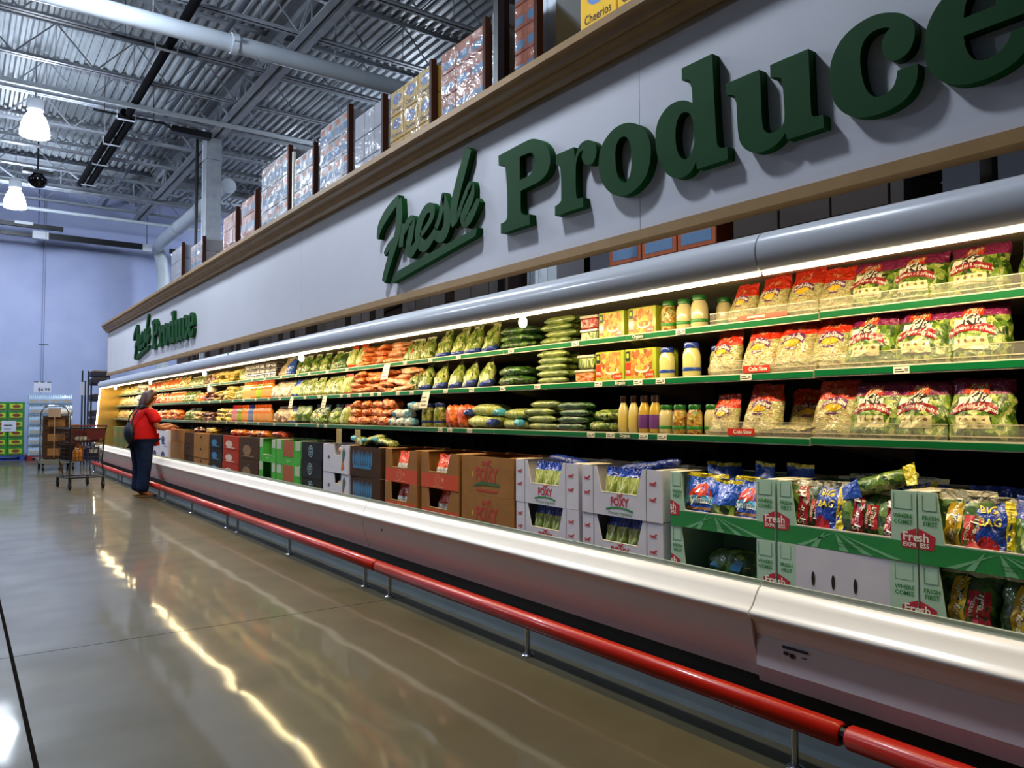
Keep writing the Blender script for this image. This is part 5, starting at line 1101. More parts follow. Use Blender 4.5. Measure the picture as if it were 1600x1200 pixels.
gb = green_box(.72, False); two(gb, 8.17, 'bright green carton with brown panel', 'bright green cartons'); gb2 = green_box(.55, True); two(gb2, 8.85, 'narrower bright green carton with open front', 'bright green cartons')
kb = plain_box(.74, .262, K_BRN, K_KRAFTL, True, mat('faint_print', '#7a5a3c', rough=.7), 'brown_carton'); two(kb, 9.55, 'plain dark brown carton left of the green ones', 'plain dark brown cartons')
rbx = plain_box(.72, H3, mat('brick_red_board', '#9a2f1e', rough=.6), None, False, mat('pale_print', '#c8b0a4', rough=.6), 'red_carton'); two(rbx, 10.32, 'brick red printed carton between brown and black ones', 'brick red cartons', n=3, h=H3+.001)
b2 = plain_box(.62, H3, K_BLK, None, False, K_BLUE, 'dark_blue_carton'); two(b2, 11.03, 'dark carton with blue oval print', 'dark cartons with blue print', n=3, h=H3+.001)
k3 = plain_box(.80, H3, K_KRAFT, K_KRAFTL, True, None); two(k3, 11.80, 'kraft carton with hand hole, stack at right of the shopper hand', 'kraft cartons with hand holes', n=3, h=H3+.001)
k4 = plain_box(.56, H3, K_BRN, None, True, None, 'brown_carton'); two(k4, 12.52, 'dark brown carton beside the one the shopper reaches into', 'dark cartons near the shopper', n=3, h=H3+.001)
k5 = plain_box(.86, H3+.01, K_KRAFT, K_KRAFTL, False, mat('faint_print', '#7a5a3c', rough=.7)); two(k5, 13.32, 'broad kraft carton in front of the shopper', 'broad kraft cartons', n=3, h=H3+.011)
wt = plain_box(.60, .262, K_WHITE, K_WEDGE, False, mat('navy_print', '#2a2f5e', rough=.6), 'white_carton')
for i in range(4): two(wt, 14.3+i*.66, 'navy-marked white carton behind the shopper, %s stack from the right' % ORD[i], 'white cartons with navy marks')
gr = plain_box(.66, .262, mat('mottled_green_board', '#56663a', rough=.6), K_KRAFTL, False, K_KRAFT, 'green_brown_carton')
for i in range(4): two(gr, 17.0+i*.75, 'green and brown carton at the far well end, %s stack from the right' % ORD[i], 'green and brown cartons')
# slanted handwritten-look price sheets standing behind the white cartons
for i, (y, z) in enumerate(((7.05, 1.015), (6.62, 1.015))):
    t = thing('paper_sign', 'white paper sign standing behind the carrot-print cartons, %s one' % ['left','right'][i], 'paper sign', (BX+.10, y, z), FACE)
    a = MB(); a.box((-.06,0,0), (.06,.002,.14)); obj('sheet', a, mat('beige_paper', '#b5a67e', rough=.7), t); a = MB()
    for r_ in range(4): a.box((-.04,-.001,.02+r_*.03), (.04-.02*(r_ % 2),0,.026+r_*.03))
    obj('printed_lines', a, M_TI, t)
# ------------------------------------------------ contents of the cartons
def sbag(seed, zones, w=.20, h=.20, d=.08, nm='spinach_bag', cat='salad bag', deco=None, lean=.1, taper=.08):
    r, S = bag(w, h, d, zones, seed, taper=taper, lean=lean, wr=.012, nu=12, nv=14)
    if deco: deco(r, S, w, h)
    return name(r, nm, cat)
def d_blue(r, S, w, h):
    a = MB(); grid_patch(a, lambda s, t: (-.60+1.1*s, .56+.26*t*math.sqrt(max(.05, 1-(2*s-1)**2))), S, 10, 3); obj('red_orange_disc', a, ORED, r)
    a = MB(); grid_patch(a, lambda s, t: (-.8+1.6*s, .40+.15*t+.04*(1-(2*s-1)**2)), lambda p, q, d_: S(p, q, .0008), 10, 2); obj('light_blue_band', a, LB_FILM, r)
    a = MB(); put_text(a, 'Spinach', lambda p, q, d_: S(p/(w/2), .445+q/h, .0018), 0, 0, .046, .02, .15); obj('lettering', a, WHT, r)
    a = MB(); grid_patch(a, lambda s, t: (-.7+1.4*s, .31+.05*t), S, 8, 1); obj('tan_strip', a, mat('tan_strip', '#a3724a', rough=.4), r)
def d_spring(r, S, w, h):
    a = MB(); grid_patch(a, lambda s, t: (-.30+.5*s, .04+.86*t), S, 4, 10); obj('crimson_stripe', a, CRIM, r)
    a = MB(); put_text(a, 'Spring Mix', lambda p, q, d_: S(-.02-q/(w/2)*1.0+.06, .62+p/h, .0016), 0, 0, .040, .02, .1); obj('lettering', a, WHT, r)
    a = MB(); grid_patch(a, lambda s, t: (.28+.55*s, .34+.36*t), S, 4, 5); obj('red_badge', a, FRED, r)
    a = MB(); put_text(a, 'Fresh', lambda p, q, d_: S(.62-q/(w/2), .52+p/h, .0016), 0, 0, .034, .02, .2); put_text(a, 'EXPRESS', lambda p, q, d_: S(.40-q/(w/2), .52+p/h, .0016), 0, 0, .015, .02); obj('badge_lettering', a, WHT, r)
def d_baby(r, S, w, h):
    a = MB(); grid_patch(a, lambda s, t: (-.45+.5*s, .03+.80*t), S, 4, 10); obj('yellow_stripe', a, mat('mustard_stripe', '#c9a321', rough=.3, coat=.6), r)
    a = MB(); put_text(a, 'Baby Spinach', lambda p, q, d_: S(-.13-q/(w/2), .58+p/h, .0016), 0, 0, .034, .02, .1); obj('lettering', a, WHT, r)
    a = MB(); grid_patch(a, lambda s, t: (.12+.65*s, .26+.42*t), S, 4, 5); obj('red_badge', a, FRED, r)
    a = MB(); put_text(a, 'Fresh', lambda p, q, d_: S(.56-q/(w/2), .47+p/h, .0016), 0, 0, .040, .02, .2); put_text(a, 'EXPRESS', lambda p, q, d_: S(.30-q/(w/2), .47+p/h, .0016), 0, 0, .017, .02); obj('badge_lettering', a, WHT, r)
def d_yel(r, S, w, h):
    a = MB(); grid_patch(a, lambda s, t: (.30+.34*s, .0+.95*t), S, 3, 10); obj('yellow_stripe', a, Y_FILM, r)
    a = MB(); put_text(a, 'BAG', lambda p, q, d_: S(-.25+p/(w/2), .60+q/h, .0016), 0, 0, .04, .02); put_text(a, 'BIG', lambda p, q, d_: S(-.25+p/(w/2), .78+q/h, .0016), 0, 0, .04, .02); obj('yellow_lettering', a, Y_FILM, r)
    a = MB(); grid_patch(a, lambda s, t: (-.75+.9*s, .12+.34*t*math.sqrt(max(.05, 1-(2*s-1)**2))), S, 8, 4); obj('red_oval', a, FRED, r)
zb = [(0, .16, BLUE2, 'blue_base'), (.16, .24, F_SPIN, 'clear_window'), (.24, .93, BLUE2, 'blue_bag'), (.93, 1, Y_FILM, 'yellow_edge')]
bl = sbag(11., zb, .265, .245, .10, deco=d_blue); bl2 = sbag(12.5, [(0, .5, F_SALAD, 'clear_window'), (.5, .93, BLUE2, 'blue_top'), (.93, 1, Y_FILM, 'yellow_edge')], .17, .225, .09)
U2 = BZ+.2635+.012
spot(bl, BX+.035, 2.54, U2, .06, 'blue spinach bag in the upper green carton, left one', 'blue spinach bags'); spot(bl, BX+.035, 2.27, U2, -.1, 'blue spinach bag in the upper green carton, right one', 'blue spinach bags')
spot(bl2, BX+.02, 2.40, U2, .0, 'blue and green salad bag squeezed between the two blue spinach bags')
spot(bl2, BX+.16, 2.50, U2+.06, .5, 'salad bag with yellow edge behind in the upper green carton, left', None, 1.05); spot(bl2, BX+.17, 2.33, U2+.07, -.4, 'salad bag with yellow edge behind in the upper green carton, middle', None, 1.05)
spot(bl2, BX+.20, 2.15, U2+.07, -.2, 'salad bag with yellow edge standing tall at the back right of the green carton', None, 1.05)
spg = sbag(21., [(0, .9, F_SPIN, 'clear_bag'), (.9, 1, CLR_FILM, 'sealed_edge')], .20, .255, .09, 'spring_mix_bag', deco=d_spring); yb_ = sbag(22.7, [(0, .92, B_FILM, 'blue_bag'), (.92, 1, CLR_FILM, 'sealed_edge')], .21, .255, .09, 'blue_salad_bag', deco=d_yel)
spot(spg, BX+.03, 1.975, U2, .25, 'spring mix bag at the left edge of the middle green carton', 'spring mix bags'); spot(yb_, BX+.03, 1.86, U2, -.05, 'dark blue bag with yellow stripe in the middle green carton', None)
spot(spg, BX+.03, 1.73, U2, .1, 'spring mix bag in the centre of the middle green carton', 'spring mix bags'); spot(spg, BX+.03, 1.60, U2-.004, -.1, 'spring mix bag at the right of the middle green carton', 'spring mix bags', .96)
put(yb_, [(BX+.17, 1.75, U2+.03, .3, 'dark blue bag standing at the back of the middle green carton, left'), (BX+.19, 1.58, U2+.03, -.2, 'dark blue bag standing at the back of the middle green carton, right')], 'dark blue salad bags')
o = lumpy('spinach_bag', .27, .11, .075, F_SALAD, 33, .012); o.location = (BX+.10, 1.66, U2+.225); o.rotation_euler = (0, -.32, FACE); tag(o, 'green leaf bag lying slanted on top of the spring mix bags', 'salad bag')
a = MB(); a.add([(-.150,-.05,.01),(-.06,-.058,.0),(-.06,-.056,.074),(-.150,-.03,.06)], [(0,1,2,3)]); obj('blue_band', a, BLUE2, o); a = MB(); a.add([(.125,-.05,.0),(.165,-.05,-.005),(.165,-.02,.08),(.12,-.03,.075)], [(0,1,2,3)]); obj('yellow_edge', a, Y_FILM, o)
bs = sbag(31., [(0, .86, F_SPIN, 'clear_bag'), (.86, 1, CLR_FILM, 'sealed_edge')], .22, .26, .10, 'baby_spinach_bag', deco=d_baby); bs2 = sbag(34., [(0, .7, F_SALAD, 'clear_bag'), (.7, 1, B_FILM, 'blue_top')], .20, .25, .09, 'salad_bag')
spot(bs, BX+.03, 1.345, U2, .15, 'baby spinach bag with yellow stripe in the upper right carton'); spot(yb_, BX+.05, 1.235, U2, .3, 'dark blue bag in the upper right carton, between green bags', None, .95); spot(bs2, BX+.04, 1.12, U2, -.25, 'green salad bag with blue top in the upper right carton', None, 1.02)
spot(bs2, BX+.17, 1.29, U2+.02, .2, 'blue-topped salad bag at the back of the upper right carton', None); spot(bs2, BX+.18, 1.10, U2+.02, -.2, 'blue-topped salad bag at the back right of the upper right carton', None)
spot(bs, BX+.03, 1.335, BZ+.012, .1, 'baby spinach bag with yellow stripe in the lower right carton, left one'); spot(bs, BX+.03, 1.135, BZ+.012, -.05, 'baby spinach bag with yellow stripe in the lower right carton, right one')
o = lumpy('spinach_bag', .33, .2, .165, F_SPIN, 41, .01); o.location = (BX+.14, 2.39, BZ+.012); o.rotation_euler = (0, 0, FACE); tag(o, 'large dark spinach bag lying alone in the lower green carton', 'salad bag')
a = MB(); a.plate([[(-.10,.085),(-.02,.065),(.07,.075),(.09,.12),(.02,.14),(-.06,.13)]], lambda p, q, d: (p, -.104+abs(q-.09)*.5, q)); obj('blue_band', a, K_BLUE, o)
rm = sbag(51., [(0, .80, F_CELERY, 'clear_bag'), (.80, 1, B_FILM, 'blue_top')], .115, .245, .075, 'romaine_hearts_bag', lean=.05, taper=.3)
for (y0, z, lb, g_) in ((3.055, U2, 'upper right white carton', 1), (3.70, U2, 'upper left white carton', 1), (3.055, BZ+.012, 'lower right white carton', 0), (3.70, BZ+.012, 'lower left white carton', 0)):
    for i in range(4): spot(rm, BX+.025, y0+.125-i*.088, z, J(.12), 'romaine hearts bag with blue top in the %s, %s from the left' % (lb, ORD[i]), 'romaine hearts bags in the white cartons', (1, 1, 1.0 if g_ else .98))
for i, (y, r_) in enumerate(((2.97, -.22), (3.02, -.1), (3.66, .1))):
    o = lumpy('romaine_hearts_bag', .40, .09, .05, B_FILM, 60+i, .008); o.location = (BX+.16, y, U2+.225); o.rotation_euler = (0, r_, FACE); tag(o, 'blue printed bag lying across the %s' % ['upper right white carton, uppermost', 'upper right white carton, just below the uppermost', 'upper left white carton'][i], 'salad bag')
cb = sbag(71., [(0, .6, WHT_FILM, 'white_bag'), (.6, 1, film('orange_film', '#e04a12'), 'orange_top')], .15, .235, .09, 'snack_carrot_bag', 'carrot bag', lean=.05)
for (y0, z, lb) in ((4.965, U2, 'upper right orange-banded carton'), (5.585, U2, 'upper left orange-banded carton'), (4.965, BZ+.012, 'lower right orange-banded carton'), (5.585, BZ+.012, 'lower left orange-banded carton')):
    for i in range(2): spot(cb, BX+.04, y0+.065-i*.12, z-(.0), J(.2), 'white and orange carrot bag in the %s, %s' % (lb, ['left','right'][i]), 'carrot bags in the cartons')
ce = [(6.10, 1.03, .1), (6.32, 1.05, -.15), (6.55, 1.02, .2)]
for i, (y, z, r_) in enumerate(ce):
    o = lumpy('celery_bag', .34, .12, .065, F_LETT if i != 1 else F_CELERY, 80+i, .02); o.location = (BX+.14, y, z-.01); o.rotation_euler = (0, r_, FACE); tag(o, 'celery bag piled on the blue-flame cartons, %s' % ['right','middle','left'][i], 'celery bag', 'celery bags on the cartons')
    b_ = lumpy('blue_bag_end', .06, .08, .05, LB_FILM, 90+i, .02); b_.parent = o; b_.location = (-.13, -.04, .015)
o = lumpy('sweet_potato', .16, .08, .07, mat('sweet_potato_skin', '#b98268', rough=.6), 95, .003); o.location = (BX+.06, 6.83, U2+.16); o.rotation_euler = (0,0,FACE); tag(o, 'pale orange root lying in the upper carrot-print carton', 'vegetable')
o = lumpy('sweet_potato', .14, .1, .10, MATS['sweet_potato_skin'], 97, .003); o.location = (BX+.06, 6.83, BZ+.10); o.rotation_euler = (0,0,FACE); tag(o, 'pale root in the lower carrot-print carton', 'vegetable')
for i, (y, m_) in enumerate(((9.35, F_REDS), (9.7, F_ORANGE), (10.15, F_ORANGE), (10.45, F_REDS), (8.8, F_TOM), (11.7, F_APPLE), (12.4, F_DARKR), (14.3, F_TOM), (15.0, F_MIXED), (15.7, F_REDS))):
    o = lumpy('fruit_bag', .30, .2, .075, m_, 100+i, .04); o.location = (BX+.16, y, 1.015); o.rotation_euler = (0,0,FACE); tag(o, ('loose %s fruit bag on top of the cartons, %s from the right' % ({0:'red',1:'orange',2:'orange',3:'red',4:'red tomato',5:'yellow',6:'dark',7:'red tomato',8:'mixed',9:'red'}[i], ORD[[1,2,3,4,0,5,6,7,8,9][i]])), 'fruit bag', 'fruit on top of the cartons')

# ================================================================== storage racks and wrapped pallets behind the fascia
RK = mat('rack_orange_brown', '#7a3f1c', rough=.5); RKD = mat('rack_dark', '#2a1f1a', rough=.6)
def rack_bay(y0, y1, lab):
    t = thing('pallet_rack', lab, 'storage rack', (0, 0, 0))
    a = MB()
    for x in (4.02, 5.05): a.box((x, y0, 0), (x+.08, y0+.07, 3.70))
    for z in np_range(.3, 3.6, .6): a.tube((4.06, y0+.035, z), (5.09, y0+.035, z+.5), .014, 5)
    obj('upright_frame', a, RKD, t)
    for z in (2.02, 3.60):
        b = MB(); b.box((4.0, y0+.07, z), (4.05, y1, z+.11)); b.box((5.08, y0+.07, z), (5.13, y1, z+.11)); obj('beam', b, RK, t)
        c = MB()
        for k_ in range(int((y1-y0)/.16)): c.box((4.05, y0+.1+k_*.16, z+.09), (5.08, y0+.115+k_*.16, z+.11))
        obj('wire_deck', c, M_STEEL, t)
def np_range(a, b, s_):
    o_ = []
    while a < b: o_.append(a); a += s_
    return o_
bays = [-.6, 2.1, 5.85, 8.6, 11.35, 14.1, 16.2, 18.9]
for i in range(7):
    if i == 2 - 1: rack_bay(2.1, 4.8, 'pallet rack bay right of the near steel column'); continue
    rack_bay(bays[i] if i else -.6, bays[i+1]-.05 if i else 2.05, 'pallet rack bay behind the fascia, %s from the right' % ORD[i])
WRAP = mat('stretch_wrap', '#50555c', rough=.2, trans=.70, coat=1)
def mkwrap():
    b = WRAP.node_tree.nodes['Principled BSDF']; L = WRAP.node_tree.links.new
    mp = coords(WRAP, (2.2, 2.2, 3.5)); n = nd(WRAP, 'ShaderNodeTexNoise'); n.inputs['Scale'].default_value = 1.2; n.inputs['Detail'].default_value = 3; n.inputs['Distortion'].default_value = 1.6
    L(mp.outputs[0], n.inputs['Vector']); bp = nd(WRAP, 'ShaderNodeBump'); bp.inputs['Strength'].default_value = 1; bp.inputs['Distance'].default_value = .06
    L(n.outputs['Fac'], bp.inputs['Height']); L(bp.outputs[0], b.inputs['Normal']); L(bp.outputs[0], b.inputs['Coat Normal'])
mkwrap()
WOOD = painted('pallet_wood', '#6a4326', '#7d5231', .7, 6)
CY = painted('cereal_yellow', '#dca600', '#e2b206', .5, 4); CO = painted('cereal_orange', '#a8491c', '#b5602c', .5, 4); CG = painted('grocery_pale', '#a9a4a8', '#c2bcc0', .5, 3)
def pallet_load(nm, w, d, h, m, kind, nx, nz, wrap=True):
    """load with its front face on y = 0, facing -Y"""
    t = thing(nm, 'x', 'pallet load')
    a = MB()
    for i in range(5): a.box((-w/2, .02+i*(d-.12)/4, .11), (w/2, .10+i*(d-.12)/4, .13))
    for i in range(3): a.box((-w/2+i*(w-.09)/2, .0, 0), (-w/2+.09+i*(w-.09)/2, d, .11))
    obj('pallet', a, WOOD, t); ch = (h-.13)/nz; cw = (w-.06)/nx; P0 = None
    for k_ in range(nz):
        for i in range(nx):
            b = MB(); b.bbox((-cw/2+.004, 0, 0), (cw/2-.004, d-.06, ch-.006), .006)
            if P0 is None:
                P0 = obj('carton', b, m, t)
                if kind == 'oat':
                    c = MB(); c.plate([ell(0, ch*.62, cw*.30, ch*.22, 16)], lambda p, q, dd: (p, -.002, q)); obj('blue_oval', c, mat('dull_blue_print', '#5f7fb8', rough=.5), P0)
                    c = MB(); c.plate([[(-cw*.36, ch*.45),(0, ch*.72),(cw*.36, ch*.45),(cw*.25, ch*.52),(0, ch*.66),(-cw*.25, ch*.52)]], lambda p, q, dd: (p, -.004, q)); obj('red_heart_print', c, mat('dull_red_heart', '#c2503a', rough=.5), P0)
                    c = MB(); put_text(c, 'Cheerios', lambda p, q, dd: (p, -.003, q), 0, ch*.14, ch*.22, .01, 0, min(1, cw/ch*.9)); put_text(c, 'Cheerios', lambda p, q, dd: (-cw/2-.001+.005, q*0+.3-p, q), 0, ch*.14, ch*.22, .01); obj('lettering', c, mat('dark_print', '#2a2226', rough=.6), P0)
                elif kind == 'grocery':
                    c = MB(); c.plate([rect(-cw*.38, ch*.15, cw*.38, ch*.5)], lambda p, q, dd: (p, -.002, q)); obj('blue_panel', c, mat('grocery_blue', '#5c7ea3', rough=.5), P0)
                    c = MB(); c.plate([rect(-cw*.3, ch*.6, cw*.15, ch*.85)], lambda p, q, dd: (p, -.002, q)); obj('orange_panel', c, mat('grocery_orange', '#b8683e', rough=.5), P0)
                o = P0
            else: o = dup(P0, t)
            o.location = (-w/2+.03+cw*(i+.5), .03, .13+k_*ch)
    if wrap:
        a = MB(); a.box((w/2-.05,-.006,.13), (w/2-.002,.004,h+.03)); a.box((w/2-.012,.004,.13), (w/2-.002,.06,h+.03)); obj('corner_board', a, mat('corner_board', '#3c1d10', rough=.6), t)
        a = MB(); a.bbox((-w/2+.012, .008, .12), (w/2-.012, d-.01, h+.012), .05); obj('stretch_wrap', a, WRAP, t, smooth=True, ang=20)
    return t
LZ = 3.71
def load(nm, ya, yb, h, m, kind, nx, nz, lab, wrap=True, z=LZ, x=3.97, dp=1.02):
    t = pallet_load(nm, abs(yb-ya)-.03, dp, h, m, kind, nx, nz, wrap); t.location = (x, (ya+yb)/2, z); t.rotation_euler[2] = FACE; t['label'] = lab; return t
load('cereal_pallet', 3.35, 4.72, 1.55, CY, 'oat', 3, 3, 'yellow cereal pallet load just right of the near steel column', False)
load('cereal_pallet', 2.0, 3.3, 1.55, CY, 'oat', 3, 3, 'yellow cereal pallet load rightmost above the cornice', False)
load('grocery_pallet', 5.18, 5.62, 1.45, CO, 'grocery', 2, 6, 'narrow orange and blue grocery load right beside the column conduits', dp=.12)
load('grocery_pallet', 5.68, 5.98, 1.35, CG, 'grocery', 1, 6, 'narrow wrapped silver grocery load just left of the slim black post')
load('grocery_pallet', 5.98, 6.92, 1.30, CO, 'grocery', 3, 5, 'shiny wrapped orange and blue load between yellow cereal and the black post')
load('cereal_pallet', 7.0, 8.08, 1.28, CY, 'oat', 3, 4, 'wrapped yellow cereal pallet load with wavy print, left of the shiny load')
load('grocery_pallet', 8.14, 9.06, 1.30, mat('pale_white_carton', '#b9b8c4', rough=.5), 'plain', 3, 4, 'plain white wrapped pallet load left of the yellow cereal')
load('grocery_pallet', 9.12, 10.22, 1.50, CG, 'grocery', 4, 5, 'tall brightly reflecting wrapped load with bottles, left of the white one')
load('grocery_pallet', 10.3, 11.2, 1.35, CG, 'grocery', 3, 5, 'bluish wrapped grocery load left of the tall bright one')
load('grocery_pallet', 11.32, 12.75, 1.60, mat('clear_pack', '#9a9698', rough=.5), 'grocery', 4, 4, 'broad hazy wrapped load beside the thin post')
load('grocery_pallet', 12.9, 13.85, 1.30, CO, 'grocery', 3, 4, 'brown-sided wrapped load left of the broad hazy one')
load('grocery_pallet', 14.0, 15.0, 1.25, CO, 'plain', 3, 4, 'dark brown load right of the distant steel column')
load('grocery_pallet', 16.3, 17.5, 1.15, CG, 'grocery', 4, 4, 'farthest wrapped load left of the distant column')
load('grocery_pallet', 18.1, 19.4, 1.35, mat('pale_white_carton', '#b9b8c4', rough=.5), 'plain', 3, 4, 'last pale load at the end of the racks before the far wall')
DKB = mat('shade_brown_carton', '#33241b', rough=.7)  # dark tone stands in for the shade behind the slot
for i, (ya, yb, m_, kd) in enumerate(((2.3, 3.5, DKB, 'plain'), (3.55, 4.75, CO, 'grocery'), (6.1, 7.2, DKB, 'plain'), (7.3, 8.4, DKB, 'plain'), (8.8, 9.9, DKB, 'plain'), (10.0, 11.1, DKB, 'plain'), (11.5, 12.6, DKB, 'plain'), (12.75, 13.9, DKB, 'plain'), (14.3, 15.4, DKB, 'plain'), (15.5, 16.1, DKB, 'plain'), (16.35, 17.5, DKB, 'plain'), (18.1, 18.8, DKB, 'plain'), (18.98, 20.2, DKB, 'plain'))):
    load('grocery_pallet', ya, yb, .85, m_, kd, 3, 3, 'pallet load seen through the slot under the fascia, %s from the right' % ORD[i], False, 2.13, 4.30, .7)  # farther dark loads added to close bright gaps in the slot
t = MB(); t.box((-.02,-.02,0), (.02,.02,1.5)); tag(obj('slim_post', t, M_WSTRIP, loc=(4.02, 11.26, LZ+.002)), 'thin pale post standing between two wrapped loads', 'post')

# ================================================================== far end of the hall
PLB = mat('pallet_blue', '#2449a8', rough=.5); PLR = mat('pallet_red', '#8e1f24', rough=.5)
def pallet(lab, x0, x1, y0, y1, m):
    t = thing('pallet', lab, 'pallet', (x0, y0, 0)); W_, D_ = x1-x0, y1-y0
    a = MB()
    for i in range(4): a.box((0, i*(D_-.1)/3, .10), (W_, .1+i*(D_-.1)/3, .13)); a.box((0, i*(D_-.1)/3, 0), (W_, .1+i*(D_-.1)/3, .02))
    obj('deck_boards', a, m, t); b = MB()
    for i in range(3): b.box((i*(W_-.1)/2, 0, .02), (.1+i*(W_-.1)/2, D_, .10))
    obj('stringer', b, m, t)
pallet('blue pallet under the green cases, another dark pallet below it', .35, 1.55, 25.7, 26.8, PLB)
pallet('red pallet under the bottled water', 1.60, 2.66, 25.2, 26.3, PLR)
gp = thing('snack_case', 'x', 'case'); cw, ch = .40, .248
a = MB(); a.bbox((-cw/2+.004,0,0), (cw/2-.004,.5,ch-.004), .006); obj('carton', a, painted('case_green', '#20702a', '#2c8a30', .5, 6), gp)
a = MB(); a.plate([rect(-cw*.40,.06,cw*.36,.19)], PF); obj('lime_panel', a, painted('lime_yellow_print', '#9ec22a', '#c2c93a', .5, 14), gp); a = MB(); a.plate([ell(0,.125,.10,.045,14)], lambda p, q, d=0: (p, -.002, q)); a.box((-.15,-.0015,.02),(.12,0,.045)); obj('red_brown_print', a, mat('red_brown_print', '#7a3a1c', rough=.5), gp)
sp = []
for r_ in range(6):
    for c_ in range(3): sp.append((.55+c_*.40, 25.75, .135+r_*.249, PI/2, 'green and yellow snack case on the left pallet, row %s from the bottom, %s' % (['one','two','three','four','five','six'][r_], ['leftmost','middle','rightmost'][c_])))
put(gp, sp, 'green snack cases')
wp = thing('water_case', 'x', 'case of water'); 
a = MB()
for i in range(6):
    for j in range(2): a.lathe([(.02,0),(.032,.01),(.032,.19),(.014,.235),(.014,.262)], (-.11+i*.044, .04+j*.08, 0), 8)
obj('bottles', a, mat('water_bottles', '#b9cfe8', rough=.15, coat=1), wp, smooth=True)
a = MB(); a.box((-.125,-.002,.012), (.125,.16,.13)); obj('printed_wrap', a, mat('pale_blue_wrap', '#9fb4cf', rough=.3, coat=1), wp)
a = MB(); a.box((-.10,-.0035,.035), (.08,-.002,.11)); obj('label_panel', a, mat('beige_label', '#b3a596', rough=.5), wp)
a = MB(); a.box((-.14,-.01,-.012), (.14,.4,0)); a.box((-.13,.17,0),(.13,.4,.24)); obj('slip_tray', a, mat('teal_tray', '#6aa0b4', rough=.5), wp)
sp = []
for r_ in range(6):
    for c_ in range(4): sp.append((1.76+c_*.262+(0 if r_ < 5 else -.02), 25.25, .15+r_*.285, PI/2, 'case of bottled water on the red pallet, row %s from the bottom, %s' % (['one','two','three','four','five','six'][r_], ['leftmost','second from left','third from left','rightmost'][c_])))
put(wp, sp, 'cases of bottled water')
for i, (x, y, z, w_, h_, s_) in enumerate(((1.93, 25.3, 1.89, .42, .30, '$6.99'), (.62, 26.0, 1.92, .62, .30, '$9.99'), (1.18, 25.735, .80, .34, .30, '')) ):
    t = thing('price_sign', ['white price sign board with large figures above the water', 'white price sign board above the green cases, cut by the left frame edge', 'white price card hanging low on the front of the green cases'][i], 'sign', (x, y, z))
    a = MB(); a.box((-w_/2,0,0), (w_/2,.01,h_)); obj('board', a, mat('sign_white', '#d3d5e8', rough=.5), t)
    a = MB()
    if s_: put_text(a, s_, lambda p, q, d: (p, -.002, q), .03, .04, .13, .01); a.box((-w_/2,-.003,h_-.02), (-w_/4,0,h_)); a.box((-.05,-.003,h_-.02), (.05,0,h_)); a.box((w_/4,-.003,h_-.02), (w_/2,0,h_))
    else: a.box((-.12,-.002,.07), (.05,0,.085)); a.box((-.12,-.002,.16), (.08,0,.19))
    obj('lettering', a, M_INK, t)
    if i < 2: a = MB(); a.tube((0,.02,.3), (0,.02,7.3-z), .006, 6); a.box((-.12,.01,1.33), (.12,.03,1.35)); obj('hanger', a, M_INK, t)
# produce rack with crates at the end of the case
CR = mat('crate_dark', '#2d2a38', rough=.6); CRF = painted('crate_produce', '#5c4632', '#7a5f3a', .7, 18)
t = thing('produce_rack', 'dark metal rack of tall posts beside the far end of the refrigerated case', 'rack', (2.75, 23.0, 0))
a = MB()
for x in (-.04, .10, .52): a.tube((x,0,0), (x,0,2.15 if x < .2 else 2.45), .02, 6); a.tube((x,.6,0), (x,.6,2.45), .02, 6)
obj('posts', a, M_BLACK, t); a = MB()
for z in (.55, 1.0, 1.62, 2.05): a.box((.08,0,z), (.56,.6,z+.02))
obj('shelf', a, M_BLACK, t); a = MB(); a.box((-.16,-.01,1.78), (.0,0,2.12)); obj('sign_frame', a, mat('sign_white', '#d3d5e8'), t)
cr = thing('produce_crate', 'x', 'crate'); a = MB(); a.box((-.22,0,0),(.22,.5,.02)); a.box((-.22,0,0),(.22,.012,.14)); a.box((-.22,.49,0),(.22,.5,.14)); a.box((-.22,0,0),(-.208,.5,.14)); a.box((.208,0,0),(.22,.5,.14)); obj('crate_walls', a, CR, cr); a = MB(); a.bbox((-.2,.02,.02),(.2,.48,.17),.03); obj('contents', a, CRF, cr)
put(cr, [(3.07, 23.03, z, PI/2, l) for z, l in ((.58,'dark produce crate on the tall rack, lowest one'), (1.03,'dark produce crate on the tall rack, second from the bottom'), (1.22,'dark produce crate on the tall rack, third from the bottom'), (1.65,'dark produce crate on the tall rack, third from the top'), (2.08,'dark produce crate on the tall rack, second from the top'), (2.27,'dark produce crate on the tall rack, topmost'))], 'crates on the tall rack')
# box stack between water and rack
kb2 = thing('kraft_carton', 'x', 'carton'); a = MB(); a.bbox((-.2,0,0),(.2,.3,.28),.006); obj('carton_body', a, K_KRAFTL, kb2)
put(kb2, [(2.35+i*.42, 22.6+i*.1, z, PI/2, 'small tan carton stacked beside the flatbed cart load, %s' % l) for i, z, l in ((0,.75,'left'),(0,.46,'left, one down'),(1,.6,'right'))], 'tan cartons far end')
t = thing('display_table', 'low brown display table carrying the tan cartons at the far end', 'table', (2.15, 22.5, 0)); a = MB(); a.box((0,0,.42),(.85,.6,.46)); obj('table_top', a, WOOD, t)
for x, y in ((0,0),(.8,0),(0,.55),(.8,.55)): a = MB(); a.box((x,y,0),(x+.05,y+.05,.42)); obj('leg', a, WOOD, t)
